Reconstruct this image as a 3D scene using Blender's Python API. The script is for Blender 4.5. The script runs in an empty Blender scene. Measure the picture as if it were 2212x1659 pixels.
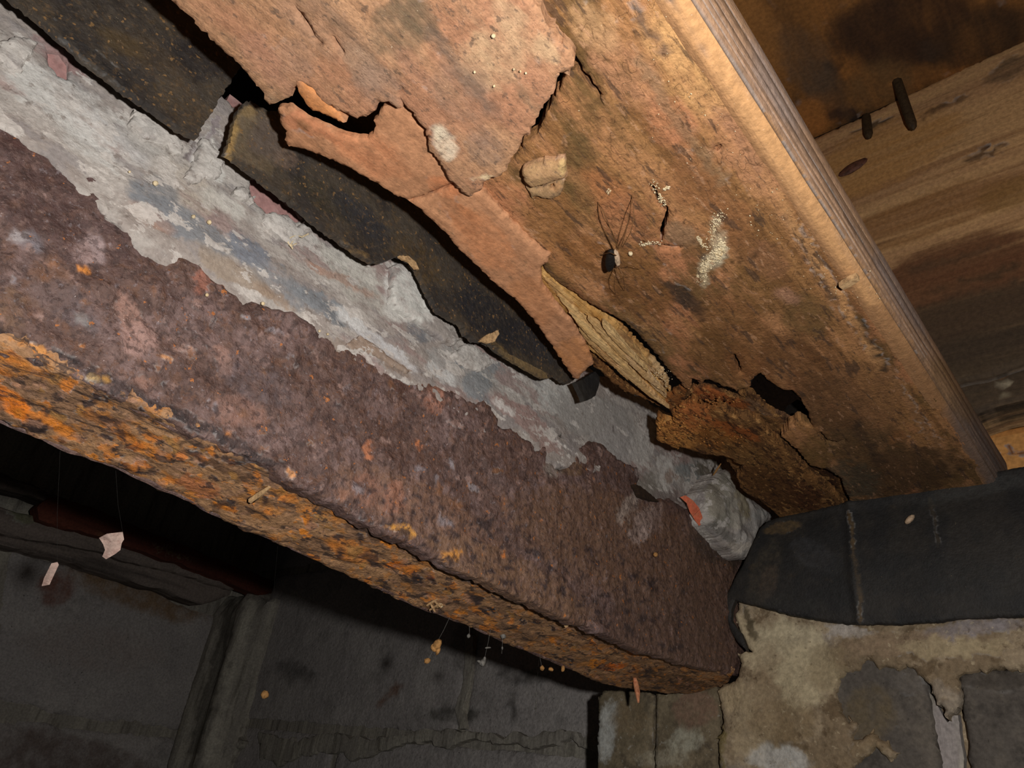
import bpy, math, random
import numpy as np
from mathutils import Matrix, Vector
from mathutils.geometry import delaunay_2d_cdt

random.seed(7)
RNG = np.random.default_rng(11)
C = bpy.context.scene.collection
S = bpy.context.scene

# ------------------------------------------------------------------ camera
FPX, CX, CY = 1547.0, 1106.0, 829.5
def unit(v):
    v = np.array(v, float)
    return v / np.linalg.norm(v)
AZ = unit((394, -2645, FPX))
AY = unit((1644, 1150, FPX)); AY = unit(AY - AZ * np.dot(AY, AZ))
AX = np.cross(AY, AZ)
R = np.array([AX, AY, AZ])            # camera (x right, y down, z forward) -> world
cam_d = bpy.data.cameras.new('camera')
cam = bpy.data.objects.new('camera', cam_d)
C.objects.link(cam)
cam_d.sensor_width = 36.0
cam_d.lens = FPX / 2212.0 * 36.0
cam_d.clip_start = 0.004
cam_d.clip_end = 20
cam.matrix_world = Matrix(((R[0, 0], -R[0, 1], -R[0, 2], 0),
                           (R[1, 0], -R[1, 1], -R[1, 2], 0),
                           (R[2, 0], -R[2, 1], -R[2, 2], 0),
                           (0, 0, 0, 1)))
S.camera = cam

# ------------------------------------------------------------------ world, flash, exposure
w = bpy.data.worlds.new('dark_crawlspace')
S.world = w
w.use_nodes = True
w.node_tree.nodes['Background'].inputs[0].default_value = (0.9, 0.95, 1.0, 1)
w.node_tree.nodes['Background'].inputs[1].default_value = 0.004
fl = bpy.data.lights.new('camera_flash', 'POINT')
fl.energy = 3.4
fl.color = (1.0, 0.965, 0.92)
fl.shadow_soft_size = 0.0045
flo = bpy.data.objects.new('camera_flash', fl)
C.objects.link(flo)
flo.location = tuple(R @ np.array([0.038, -0.013, 0.0]))
S.view_settings.view_transform = 'Standard'
S.view_settings.look = 'None'
S.view_settings.exposure = 0.0
S.view_settings.gamma = 1.0
S.view_settings.use_curve_mapping = False

# ------------------------------------------------------------------ geometry helpers
AXI = {'x': 0, 'y': 1, 'z': 2}
UV = {'x': (1, 2), 'y': (0, 2), 'z': (0, 1)}
NRM = {'x': np.array([1., 0, 0]), 'y': np.array([0, -1., 0]), 'z': np.array([0, 0, -1.])}

def ray(x, y):
    return R @ np.array([x - CX, y - CY, FPX])
def on(x, y, plane):
    if plane[0] == 'g':
        r = ray(x, y)
        return r * ((plane[1] @ plane[4]) / (r @ plane[4]))
    ax, v = plane
    r = ray(x, y)
    return r * (v / r[AXI[ax]])
def at_depth(x, y, d):
    r = ray(x, y)
    return r * (d / FPX)
def proj(P):
    c = P @ R
    return np.stack([c[:, 0] / c[:, 2] * FPX + CX, c[:, 1] / c[:, 2] * FPX + CY], 1)

def _hash(ix, iy, iz):
    h = (ix * 374761393 + iy * 668265263 + iz * 2147483647) & 0xffffffff
    h = ((h ^ (h >> 13)) * 1274126177) & 0xffffffff
    return ((h ^ (h >> 16)) & 0xffff) / 65535.0
def vnoise(p):
    i = np.floor(p).astype(np.int64)
    f = p - i
    f = f * f * (3 - 2 * f)
    r = 0
    for dx in (0, 1):
        for dy in (0, 1):
            for dz in (0, 1):
                wgt = (np.where(dx, f[:, 0], 1 - f[:, 0]) * np.where(dy, f[:, 1], 1 - f[:, 1]) * np.where(dz, f[:, 2], 1 - f[:, 2]))
                r = r + wgt * _hash(i[:, 0] + dx, i[:, 1] + dy, i[:, 2] + dz)
    return r
def fbm(P, scale, octv=4, stretch=(1, 1, 1), seed=0.0):
    p = P * (np.array(stretch) * scale) + np.array([seed * 17.3 + 100, seed * 9.1 + 100, seed * 3.7 + 100])
    a, s, t = 0.5, 0, 0
    for _ in range(octv):
        s = s + a * vnoise(p)
        t += a
        p = p * 2.03 + 11.7
        a *= 0.5
    return s / t                      # 0..1

def resample(poly, step):
    poly = np.array(poly, float)
    out = []
    n = len(poly)
    for i in range(n):
        a, b = poly[i], poly[(i + 1) % n]
        k = max(1, int(np.linalg.norm(b - a) / step))
        for j in range(k):
            out.append(a + (b - a) * j / k)
    return np.array(out)
def inside(pts, poly):
    x, y = pts[:, 0], pts[:, 1]
    r = np.zeros(len(pts), bool)
    n = len(poly)
    for i in range(n):
        x1, y1 = poly[i]; x2, y2 = poly[(i + 1) % n]
        if y1 == y2: continue
        c = ((y1 > y) != (y2 > y)) & (x < (x2 - x1) * (y - y1) / (y2 - y1) + x1)
        r ^= c
    return r
def seg_dist(pts, poly, closed=True):
    d = np.full(len(pts), 1e9)
    n = len(poly)
    for i in range(n if closed else n - 1):
        a = poly[i]; b = poly[(i + 1) % n]
        ab = b - a
        L = ab @ ab
        if L < 1e-18: continue
        t = np.clip(((pts - a) @ ab) / L, 0, 1)
        q = pts - (a + t[:, None] * ab)
        d = np.minimum(d, np.einsum('ij,ij->i', q, q))
    return np.sqrt(d)

def lin(c):
    return tuple(((v / 255.0) / 12.92 if v / 255.0 <= 0.04045 else ((v / 255.0 + 0.055) / 1.055) ** 2.4) for v in c)

def mute(marks, k=0.72):
    def g(c):
        m = 0.3 * c[0] + 0.59 * c[1] + 0.11 * c[2]
        return tuple(m + (v - m) * k for v in c)
    return [(m[:3] + (g(m[3]),) + m[4:]) if m[0] == 'line' else (m[:5] + (g(m[5]),) + m[6:]) for m in marks]
def paint(P, base, marks, wob=10, seed=3):
    """rgba per vertex: stains, crusts, bare patches and a little painted shade on the surface"""
    N = len(P)
    out = np.zeros((N, 4), np.float32)
    out[:, :3] = lin(base) if base else (0.5, 0.5, 0.5)
    if not marks: return out
    px = proj(P)
    px = px + wob * 2 * np.stack([fbm(P, 160, 4, seed=seed) - 0.5, fbm(P, 160, 4, seed=seed + 5) - 0.5], 1)
    px = px + wob * np.stack([fbm(P, 700, 2, seed=seed + 1) - 0.5, fbm(P, 700, 2, seed=seed + 6) - 0.5], 1)
    for m in marks:
        if m[0] == 'line':
            _, pts, wd, col, st = m
            d = seg_dist(px, np.array(pts, float), False) / wd
        else:
            x, y, rx, ry, ang, col, st = m
            a = math.radians(ang)
            q = px - (x, y)
            u = q[:, 0] * math.cos(a) + q[:, 1] * math.sin(a)
            v = -q[:, 0] * math.sin(a) + q[:, 1] * math.cos(a)
            d = np.sqrt((u / rx) ** 2 + (v / ry) ** 2)
        k = np.clip((1.25 - d) / 0.5, 0, 1)
        k = (k * k * (3 - 2 * k) * st)[:, None]
        c = np.array(lin(col))
        a0 = out[:, 3:4]
        na = k + a0 * (1 - k)
        out[:, :3] = np.where(na > 1e-5, (c * k + out[:, :3] * a0 * (1 - k)) / np.maximum(na, 1e-5), out[:, :3])
        out[:, 3:4] = na
    return out

def mesh_obj(name, V, F, mat, parent=None, rgba=None, smooth=True, origin=None):
    V = np.asarray(V, float)
    o0 = np.array(parent.location) if parent is not None and parent.type == 'EMPTY' else None
    if parent is not None and parent.type != 'EMPTY':
        o0 = np.array(parent.get('_o', (0, 0, 0)))
    if o0 is None:
        o0 = np.array(origin) if origin is not None else V.mean(0)
    me = bpy.data.meshes.new(name)
    me.from_pydata((V - o0).tolist(), [], [tuple(int(i) for i in f) for f in F])
    if rgba is None:
        rgba = np.zeros((len(V), 4), np.float32)
    at = me.attributes.new('Col', 'FLOAT_COLOR', 'POINT')
    at.data.foreach_set('color', np.asarray(rgba, np.float32).ravel())
    if smooth:
        me.polygons.foreach_set('use_smooth', [True] * len(me.polygons))
        me.set_sharp_from_angle(angle=math.radians(50))
    me.materials.append(mat)
    ob = bpy.data.objects.new(name, me)
    C.objects.link(ob)
    ob['_o'] = tuple(float(v) for v in o0)
    if parent is not None:
        ob.parent = parent
    else:
        ob.location = tuple(o0)
    return ob

def solid(poly_px, plane, thick, step, hf=None, holes=(), rag=0.0, rag_scale=900, edge=0.0, seed=1.0, world=False):
    """a plate with the given outline: CDT front, side walls and back; returns V, F, n_front"""
    if plane[0] == 'g':
        _, O3, eu, ev, n = plane
    else:
        ax, val = plane
        iu, iv = UV[ax]
        eu = np.zeros(3); eu[iu] = 1
        ev = np.zeros(3); ev[iv] = 1
        n = NRM[ax]
        O3 = np.zeros(3); O3[AXI[ax]] = val
    def toplane(pl):
        if world: return np.array(pl, float)
        return np.array([[(on(x, y, plane) - O3) @ eu, (on(x, y, plane) - O3) @ ev] for x, y in pl])
    rings = []
    for k, pl in enumerate([poly_px] + list(holes)):
        q = resample(toplane(pl), step * 0.6)
        if rag:
            P3 = O3 + q[:, :1] * eu + q[:, 1:] * ev
            g = rag if k == 0 else rag * 0.6
            q = q + 2 * g * np.stack([fbm(P3, rag_scale, 3, seed=seed + 2) - 0.5, fbm(P3, rag_scale, 3, seed=seed + 3) - 0.5], 1)
        rings.append(q)
    lo, hi = rings[0].min(0), rings[0].max(0)
    gx, gy = np.meshgrid(np.arange(lo[0], hi[0], step), np.arange(lo[1], hi[1], step))
    pts = np.stack([gx.ravel(), gy.ravel()], 1)
    pts = pts + RNG.uniform(-0.3, 0.3, pts.shape) * step
    m = inside(pts, rings[0])
    for h in rings[1:]: m &= ~inside(pts, h)
    pts = pts[m]
    allp = np.concatenate(rings)
    key = set(map(tuple, np.round(allp / (step * 0.45)).astype(int)))
    kp = np.round(pts / (step * 0.45)).astype(int)
    pts = pts[[tuple(k) not in key for k in kp]] if len(pts) else pts
    verts = [Vector(p) for p in allp] + [Vector(p) for p in pts]
    edges = []
    o = 0
    for r in rings:
        nr = len(r)
        edges += [(o + i, o + (i + 1) % nr) for i in range(nr)]
        o += nr
    vo, _, fo, _, _, _ = delaunay_2d_cdt(verts, edges, [], 1, 1e-7)
    v2 = np.array([(v.x, v.y) for v in vo])
    F = []
    for f in fo:
        if len(f) != 3: continue
        F.append(f)
    F = np.array(F)
    ctr = v2[F].mean(1)
    keep = inside(ctr, rings[0])
    for hr in rings[1:]: keep &= ~inside(ctr, hr)
    F = F[keep]
    a, b, c = v2[F[:, 0]], v2[F[:, 1]], v2[F[:, 2]]
    cr = (b[:, 0] - a[:, 0]) * (c[:, 1] - a[:, 1]) - (b[:, 1] - a[:, 1]) * (c[:, 0] - a[:, 0])
    F = F[np.abs(cr) > 1e-13]
    cr = cr[np.abs(cr) > 1e-13]
    F[cr < 0] = F[cr < 0][:, ::-1]
    # orientation: u,v axes -> which way is the normal
    if np.dot(np.cross(eu, ev), n) < 0: F = F[:, ::-1]
    used = np.unique(F)
    rm = -np.ones(len(v2), int); rm[used] = np.arange(len(used))
    v2 = v2[used]; F = rm[F]
    P = O3 + v2[:, :1] * eu + v2[:, 1:] * ev
    ed = np.full(len(v2), 1e9)
    for r in rings: ed = np.minimum(ed, seg_dist(v2, r))
    h = np.zeros(len(v2))
    if hf is not None: h = h + hf(P, ed)
    if edge:
        t = np.clip(ed / edge, 0, 1)
        h = h - edge * 0.6 * (1 - np.sqrt(1 - (1 - t) ** 2))
    front = P + h[:, None] * n
    hb = hf(P, ed) * 0.5 if hf is not None else 0
    back = P + ((hb if np.ndim(hb) else 0) - thick)[:, None] * n if np.ndim(hb) else P - thick * n
    nf = len(front)
    E = {}
    for f in F:
        for i in range(3):
            e = (int(f[i]), int(f[(i + 1) % 3]))
            E[e] = True
    side = []
    for (i, j) in E:
        if (j, i) not in E: side.append((j, i, i + nf, j + nf))
    Fl = [tuple(f) for f in F] + side + [(int(f[2]) + nf, int(f[1]) + nf, int(f[0]) + nf) for f in F]
    return np.concatenate([front, back]), Fl, nf

def plate(name, poly, plane, thick, step, mat, parent=None, base=None, marks=(), wob=10, pseed=3, world=False, **k):
    V, F, nf = solid(poly, plane, thick, step, world=world, **k)
    rgba = paint(V, base, marks, wob, pseed)
    return mesh_obj(name, V, F, mat, parent, rgba)

def tube(pts, rad, seg=6):
    pts = np.array(pts, float)
    n = len(pts)
    rad = np.broadcast_to(np.array(rad, float), (n,))
    V, F = [], []
    for i in range(n):
        t = unit(pts[min(i + 1, n - 1)] - pts[max(i - 1, 0)])
        a = unit(np.cross(t, (0.31, 0.77, 0.55)))
        b = np.cross(t, a)
        for k in range(seg):
            an = 2 * math.pi * k / seg
            V.append(pts[i] + rad[i] * (math.cos(an) * a + math.sin(an) * b))
    for i in range(n - 1):
        for k in range(seg):
            k2 = (k + 1) % seg
            F.append((i * seg + k, i * seg + k2, (i + 1) * seg + k2, (i + 1) * seg + k))
    F.append(tuple(range(seg))[::-1])
    F.append(tuple((n - 1) * seg + k for k in range(seg)))
    return np.array(V), F
def merge(parts):
    V, F, o = [], [], 0
    for v, f in parts:
        V.append(v); F += [tuple(i + o for i in q) for q in f]; o += len(v)
    return np.concatenate(V), F
def blob(c, r, nu=14, nv=9, rough=0.25, seed=1.0, axes=None, scale=None):
    """irregular closed lump"""
    V, F = [], []
    A = np.eye(3) if axes is None else np.array(axes)
    r = np.array(r, float) if np.ndim(r) else np.array([r, r, r], float)
    for j in range(nv + 1):
        th = math.pi * j / nv
        for i in range(nu):
            ph = 2 * math.pi * i / nu
            V.append((math.sin(th) * math.cos(ph), math.sin(th) * math.sin(ph), math.cos(th)))
    V = np.array(V)
    d = 1 + rough * 2 * (fbm(V, scale or 2.2, 3, seed=seed) - 0.5)
    V = V * d[:, None] * r
    V = np.array(c) + V @ A
    for j in range(nv):
        for i in range(nu):
            i2 = (i + 1) % nu
            if j == 0: F.append((i, nu + i, nu + i2))
            elif j == nv - 1: F.append((j * nu + i, (j + 1) * nu + i, j * nu + i2))
            else: F.append((j * nu + i, (j + 1) * nu + i, (j + 1) * nu + i2, j * nu + i2))
    return V, F
def box(x0, x1, y0, y1, z0, z1):
    V = np.array([(x, y, z) for x in (x0, x1) for y in (y0, y1) for z in (z0, z1)], float)
    F = [(0, 1, 3, 2), (4, 6, 7, 5), (0, 4, 5, 1), (2, 3, 7, 6), (0, 2, 6, 4), (1, 5, 7, 3)]
    return V, F

def empty(name, loc, label=None, cat=None, group=None):
    o = bpy.data.objects.new(name, None)
    C.objects.link(o)
    o.location = tuple(float(v) for v in loc)
    o.empty_display_size = 0.01
    o['_o'] = tuple(float(v) for v in loc)
    if label: o['label'] = label
    if cat: o['category'] = cat
    if group: o['group'] = group
    return o
def tag(o, label, cat, group=None):
    o['label'] = label; o['category'] = cat
    if group: o['group'] = group
    return o
def struct(o, label=None):
    o['kind'] = 'structure'
    if label: o['label'] = label
    return o

# ------------------------------------------------------------------ material helper
def material(name, base, layers, bumps, rough=0.85, spec=0.3, attr_at=None, brk=(300, (1, 1, 1), 0.40, 0.80), detail=(400, 0.75, 1.2)):
    """base colour, then layers (colour, kind, scale, stretch, lo, hi, strength[, distortion]) mixed over one another in object space;
    the stains and painted shade kept in the vertex attribute Col go in after layer number attr_at"""
    m = bpy.data.materials.new(name)
    m.use_nodes = True
    nt = m.node_tree
    N, L = nt.nodes, nt.links
    bs = N['Principled BSDF']
    tc = N.new('ShaderNodeTexCoord')
    def mapped(stretch, seed):
        mp = N.new('ShaderNodeMapping')
        mp.inputs['Scale'].default_value = stretch
        mp.inputs['Location'].default_value = (seed * 0.731, seed * 0.417, seed * 0.593)
        L.new(tc.outputs['Object'], mp.inputs['Vector'])
        return mp.outputs['Vector']
    cnt = [0]
    def tex(kind, scale, stretch, dist=0.0):
        cnt[0] += 1
        v = mapped(stretch, cnt[0])
        if kind in ('noise', 'fine', 'ridge'):
            t = N.new('ShaderNodeTexNoise')
            t.inputs['Scale'].default_value = scale
            t.inputs['Detail'].default_value = 7 if kind == 'noise' else 3
            t.inputs['Roughness'].default_value = 0.62
            t.inputs['Distortion'].default_value = dist
            L.new(v, t.inputs['Vector'])
            o = t.outputs['Fac']
            if kind == 'ridge':
                s1 = N.new('ShaderNodeMath'); s1.operation = 'SUBTRACT'; L.new(o, s1.inputs[0]); s1.inputs[1].default_value = 0.5
                s2 = N.new('ShaderNodeMath'); s2.operation = 'ABSOLUTE'; L.new(s1.outputs[0], s2.inputs[0])
                o = s2.outputs[0]
            return o
        nz = N.new('ShaderNodeTexNoise'); nz.inputs['Scale'].default_value = scale * 1.3; nz.inputs['Detail'].default_value = 3
        L.new(v, nz.inputs['Vector'])
        mx = N.new('ShaderNodeMix'); mx.data_type = 'VECTOR'; mx.inputs[0].default_value = 0.0
        ad = N.new('ShaderNodeVectorMath'); ad.operation = 'MULTIPLY_ADD'
        L.new(nz.outputs['Color'], ad.inputs[0]); ad.inputs[1].default_value = (1.1 / scale,) * 3
        L.new(v, ad.inputs[2])
        t = N.new('ShaderNodeTexVoronoi')
        N.remove(mx)
        t.inputs['Scale'].default_value = scale
        t.feature = {'cell': 'F1', 'crackle': 'DISTANCE_TO_EDGE'}[kind]
        L.new(ad.outputs[0], t.inputs['Vector'])
        return t.outputs['Distance']
    def ramp(sock, lo, hi, st):
        r = N.new('ShaderNodeMapRange'); r.interpolation_type = 'SMOOTHSTEP'
        r.inputs['From Min'].default_value = lo; r.inputs['From Max'].default_value = hi
        r.inputs['To Max'].default_value = st
        if lo > hi:
            r.inputs['From Min'].default_value = hi; r.inputs['From Max'].default_value = lo
            r.inputs['To Min'].default_value = st; r.inputs['To Max'].default_value = 0
        L.new(sock, r.inputs['Value'])
        return r.outputs['Result']
    def mix(a, b, fac):
        x = N.new('ShaderNodeMix'); x.data_type = 'RGBA'
        if isinstance(a, tuple): x.inputs[6].default_value = a + (1,)
        else: L.new(a, x.inputs[6])
        if isinstance(b, tuple): x.inputs[7].default_value = b + (1,)
        else: L.new(b, x.inputs[7])
        if isinstance(fac, float): x.inputs[0].default_value = fac
        else: L.new(fac, x.inputs[0])
        return x.outputs[2]
    col = lin(base)
    def attr(c):
        a = N.new('ShaderNodeAttribute'); a.attribute_name = 'Col'
        s = ramp(tex('noise', brk[0], brk[1]), 0.28, 0.72, 1.0)
        m1 = N.new('ShaderNodeMath'); m1.operation = 'MULTIPLY'
        L.new(a.outputs['Alpha'], m1.inputs[0]); m1.inputs[1].default_value = 0.80
        mu = N.new('ShaderNodeMath'); mu.operation = 'MULTIPLY_ADD'
        L.new(s, mu.inputs[0]); mu.inputs[1].default_value = 0.42; L.new(m1.outputs[0], mu.inputs[2])
        gate = N.new('ShaderNodeMath'); gate.operation = 'MULTIPLY'
        L.new(ramp(mu.outputs[0], brk[2], brk[3], 0.92), gate.inputs[0]); L.new(ramp(a.outputs['Alpha'], 0.0, 0.3, 1.0), gate.inputs[1])
        return mix(c, a.outputs['Color'], gate.outputs[0])
    for i, ly in enumerate(layers):
        if attr_at == i: col = attr(col)
        c, kind, sc, stt, lo, hi, st = ly[:7]
        col = mix(col, lin(c), ramp(tex(kind, sc, stt, ly[7] if len(ly) > 7 else 0.0), lo, hi, st))
    if attr_at is not None and attr_at >= len(layers): col = attr(col)
    if detail:
        d = ramp(tex('noise', detail[0], (1, 1, 1)), 0.25, 0.75, 1.0)
        mr = N.new('ShaderNodeMapRange'); mr.inputs['To Min'].default_value = detail[1]; mr.inputs['To Max'].default_value = detail[2]
        L.new(d, mr.inputs['Value'])
        vm = N.new('ShaderNodeVectorMath'); vm.operation = 'SCALE'
        if isinstance(col, tuple): vm.inputs[0].default_value = col
        else: L.new(col, vm.inputs[0])
        L.new(mr.outputs[0], vm.inputs['Scale'])
        col = vm.outputs[0]
    if isinstance(col, tuple): bs.inputs['Base Color'].default_value = col + (1,)
    else: L.new(col, bs.inputs['Base Color'])
    bs.inputs['Roughness'].default_value = rough
    bs.inputs['Specular IOR Level'].default_value = spec
    if bumps:
        h = None
        for kind, sc, stt, amp in bumps:
            t = tex(kind, sc, stt)
            mu = N.new('ShaderNodeMath'); mu.operation = 'MULTIPLY_ADD'
            L.new(t, mu.inputs[0]); mu.inputs[1].default_value = amp
            if h is None: mu.inputs[2].default_value = 0
            else: L.new(h, mu.inputs[2])
            h = mu.outputs[0]
        bp = N.new('ShaderNodeBump'); bp.inputs['Distance'].default_value = 1.0
        bp.inputs['Strength'].default_value = 1.0
        L.new(h, bp.inputs['Height']); L.new(bp.outputs[0], bs.inputs['Normal'])
    return m

I3 = (1, 1, 1)
GY = (1, 0.07, 1)        # grain along y
GX = (0.07, 1, 1)        # grain along x
M = {}
M['beam_wood'] = material('beam_wood', (160, 116, 73), [
    ((184, 132, 91), 'noise', 110, GY, 0.40, 0.60, 0.75),
    ((110, 74, 42), 'noise', 130, (1, 0.04, 1), 0.50, 0.62, 0.7),
    ((182, 122, 86), 'noise', 30, (1, 0.35, 1), 0.48, 0.60, 0.75),
    ((98, 76, 44), 'noise', 46, (1, 0.3, 1), 0.52, 0.62, 0.8),
    ((72, 56, 46), 'noise', 300, (1, 0.2, 1), 0.57, 0.64, 0.7),
    ((98, 70, 46), 'noise', 800, (1, 0.4, 1), 0.54, 0.64, 0.55),
    ((190, 146, 112), 'noise', 420, (1, 0.3, 1), 0.60, 0.66, 0.5),
    ((66, 42, 26), 'ridge', 50, (1, 0.5, 1), 0.0035, 0.0, 0.55),
    ((222, 192, 158), 'cell', 900, I3, 0.10, 0.05, 0.7)],
    [('noise', 420, GY, 0.0006), ('noise', 800, I3, 0.0006)], 0.88, 0.2, attr_at=4, brk=(240, (1, 0.4, 1), 0.14, 0.95))
M['flake_wood'] = material('flake_wood', (182, 138, 104), [
    ((196, 152, 116), 'noise', 100, GY, 0.42, 0.60, 0.8),
    ((150, 112, 82), 'noise', 280, GY, 0.5, 0.64, 0.6),
    ((178, 124, 96), 'noise', 30, (1, 0.4, 1), 0.48, 0.62, 0.6),
    ((126, 106, 84), 'noise', 55, (1, 0.3, 1), 0.53, 0.66, 0.75),
    ((92, 78, 68), 'noise', 480, (1, 0.6, 1), 0.57, 0.66, 0.65),
    ((124, 98, 80), 'noise', 1000, I3, 0.55, 0.66, 0.5),
    ((236, 214, 186), 'cell', 900, I3, 0.09, 0.05, 0.8)],
    [('noise', 420, GY, 0.00045), ('noise', 900, I3, 0.0004)], 0.88, 0.2, attr_at=4, brk=(260, (1, 0.4, 1), 0.12, 1.12))
M['strip_wood'] = material('strip_wood', (186, 134, 98), [
    ((200, 146, 108), 'noise', 90, (1, 0.12, 1), 0.4, 0.62, 0.8),
    ((158, 112, 80), 'noise', 200, (1, 0.1, 1), 0.5, 0.66, 0.6),
    ((128, 100, 74), 'noise', 360, (1, 0.5, 1), 0.58, 0.68, 0.6),
    ((150, 112, 84), 'noise', 1000, I3, 0.55, 0.66, 0.4),
    ((228, 204, 174), 'cell', 700, I3, 0.08, 0.04, 0.7)],
    [('noise', 300, GY, 0.0003), ('noise', 900, I3, 0.0003)], 0.88, 0.2, attr_at=3, brk=(240, (1, 0.3, 1), 0.12, 1.12))
M['raw_wood'] = material('raw_wood', (204, 160, 100), [
    ((226, 188, 126), 'noise', 260, GY, 0.42, 0.6, 0.8),
    ((156, 110, 60), 'noise', 420, GY, 0.52, 0.62, 0.8),
    ((100, 66, 34), 'ridge', 140, (1, 0.1, 1), 0.014, 0.0, 0.8)],
    [('noise', 480, GY, 0.0014), ('noise', 900, I3, 0.0006)], 0.85, 0.2, attr_at=3, brk=(300, (1, 0.25, 1), 0.28, 0.95))
M['rot_wood'] = material('rot_wood', (142, 100, 58), [
    ((108, 76, 46), 'noise', 150, (1, 0.25, 1), 0.42, 0.58, 0.8),
    ((70, 44, 28), 'noise', 300, (1, 0.3, 1), 0.53, 0.62, 0.85),
    ((190, 142, 86), 'noise', 420, (1, 0.4, 1), 0.57, 0.63, 0.7),
    ((44, 28, 16), 'ridge', 110, (1, 0.4, 1), 0.014, 0.0, 0.85)],
    [('noise', 300, (1, 0.4, 1), 0.0022), ('noise', 900, I3, 0.0010)], 0.9, 0.2, attr_at=1, brk=(380, (1, 0.5, 1), 0.28, 0.95))
M['edge_wood'] = material('edge_wood', (172, 136, 108), [
    ((192, 150, 112), 'noise', 160, (1, 0.04, 1), 0.44, 0.6, 0.6),
    ((140, 116, 100), 'noise', 60, (1, 0.2, 1), 0.5, 0.66, 0.6),
    ((112, 92, 76), 'noise', 500, (1, 0.05, 1), 0.54, 0.66, 0.6),
    ((222, 204, 184), 'cell', 700, I3, 0.09, 0.04, 0.7)],
    [('noise', 420, (1, 0.05, 1), 0.0005), ('noise', 900, I3, 0.0004)], 0.88, 0.2, attr_at=3, brk=(200, (1, 0.05, 1), 0.1, 0.9))
M['plank_wood'] = material('plank_wood', (146, 98, 50), [
    ((112, 76, 42), 'noise', 40, (1, 0.12, 1), 0.4, 0.62, 0.8),
    ((172, 112, 56), 'noise', 70, (1, 0.05, 1), 0.5, 0.68, 0.7),
    ((70, 50, 34), 'noise', 24, (1, 0.4, 1), 0.5, 0.66, 0.8),
    ((46, 34, 26), 'noise', 60, (1, 0.5, 1), 0.62, 0.72, 0.7)],
    [('noise', 120, GY, 0.0005)], 0.75, 0.3, attr_at=4, brk=(60, (1, 0.3, 1), 0.12, 1.12))
M['joist_wood'] = material('joist_wood', (190, 146, 104), [
    ((214, 170, 118), 'noise', 60, (0.06, 1, 1), 0.42, 0.6, 0.7),
    ((150, 108, 72), 'noise', 150, (0.04, 1, 1), 0.5, 0.66, 0.65),
    ((96, 72, 54), 'noise', 110, (0.05, 1, 1), 0.58, 0.7, 0.6)],
    [('noise', 200, GX, 0.0004), ('noise', 700, I3, 0.0002)], 0.8, 0.25, attr_at=3, brk=(160, (0.05, 1, 1), 0.12, 0.98))
M['pine_wood'] = material('pine_wood', (206, 146, 82), [
    ((176, 114, 56), 'noise', 120, (0.03, 1, 1), 0.48, 0.62, 0.9),
    ((220, 164, 98), 'noise', 60, (0.05, 1, 1), 0.5, 0.66, 0.6)],
    [('noise', 200, GX, 0.0003)], 0.7, 0.3, attr_at=2)
M['rust'] = material('rust', (102, 79, 72), [
    ((130, 108, 105), 'noise', 50, I3, 0.47, 0.60, 0.65),
    ((76, 57, 53), 'noise', 120, I3, 0.49, 0.58, 0.6),
    ((112, 78, 58), 'noise', 280, I3, 0.53, 0.62, 0.5),
    ((160, 130, 120), 'noise', 140, I3, 0.59, 0.65, 0.55),
    ((62, 46, 44), 'noise', 420, I3, 0.52, 0.60, 0.6),
    ((124, 100, 92), 'noise', 460, I3, 0.57, 0.64, 0.45),
    ((140, 130, 134), 'noise', 520, I3, 0.61, 0.67, 0.45),
    ((190, 116, 56), 'noise', 300, I3, 0.65, 0.675, 0.8),
    ((206, 190, 186), 'cell', 600, I3, 0.08, 0.04, 0.75)],
    [('noise', 160, I3, 0.0016), ('noise', 600, I3, 0.0008)], 0.55, 0.5, attr_at=4, brk=(260, I3, 0.22, 0.95), detail=(420, 0.75, 1.25))
M['rust_orange'] = material('rust_orange', (166, 126, 90), [
    ((132, 100, 76), 'noise', 90, (1, 0.5, 1), 0.45, 0.58, 0.8),
    ((186, 124, 64), 'noise', 170, (1, 0.6, 1), 0.55, 0.61, 0.7),
    ((172, 130, 106), 'noise', 230, (1, 0.6, 1), 0.57, 0.64, 0.6),
    ((62, 50, 48), 'noise', 210, (1, 0.6, 1), 0.57, 0.61, 0.8),
    ((214, 134, 58), 'noise', 260, (1, 0.6, 1), 0.61, 0.65, 0.8),
    ((54, 44, 42), 'ridge', 60, (1, 0.12, 1), 0.008, 0.0, 0.8),
    ((74, 56, 46), 'noise', 520, I3, 0.56, 0.62, 0.5)],
    [('noise', 170, (1, 0.6, 1), 0.0012), ('noise', 500, I3, 0.0008)], 0.65, 0.4, attr_at=1, brk=(200, (1, 0.6, 1), 0.28, 0.95), detail=(500, 0.75, 1.25))
M['mortar'] = material('mortar', (156, 147, 141), [
    ((178, 172, 166), 'noise', 60, (1, 0.5, 1), 0.47, 0.55, 0.8),
    ((140, 134, 133), 'noise', 120, (1, 0.45, 1), 0.5, 0.60, 0.7),
    ((154, 132, 127), 'noise', 50, (1, 0.35, 1), 0.55, 0.62, 0.75),
    ((196, 190, 184), 'noise', 150, (1, 0.5, 1), 0.56, 0.585, 0.8),
    ((116, 104, 96), 'noise', 330, I3, 0.60, 0.68, 0.6),
    ((228, 222, 216), 'cell', 600, I3, 0.09, 0.05, 0.8)],
    [('noise', 150, (1, 0.5, 1), 0.0010), ('noise', 700, I3, 0.0005)], 0.9, 0.2, attr_at=3, brk=(330, (1, 0.6, 1), 0.32, 0.86), detail=(600, 0.84, 1.14))
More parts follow.
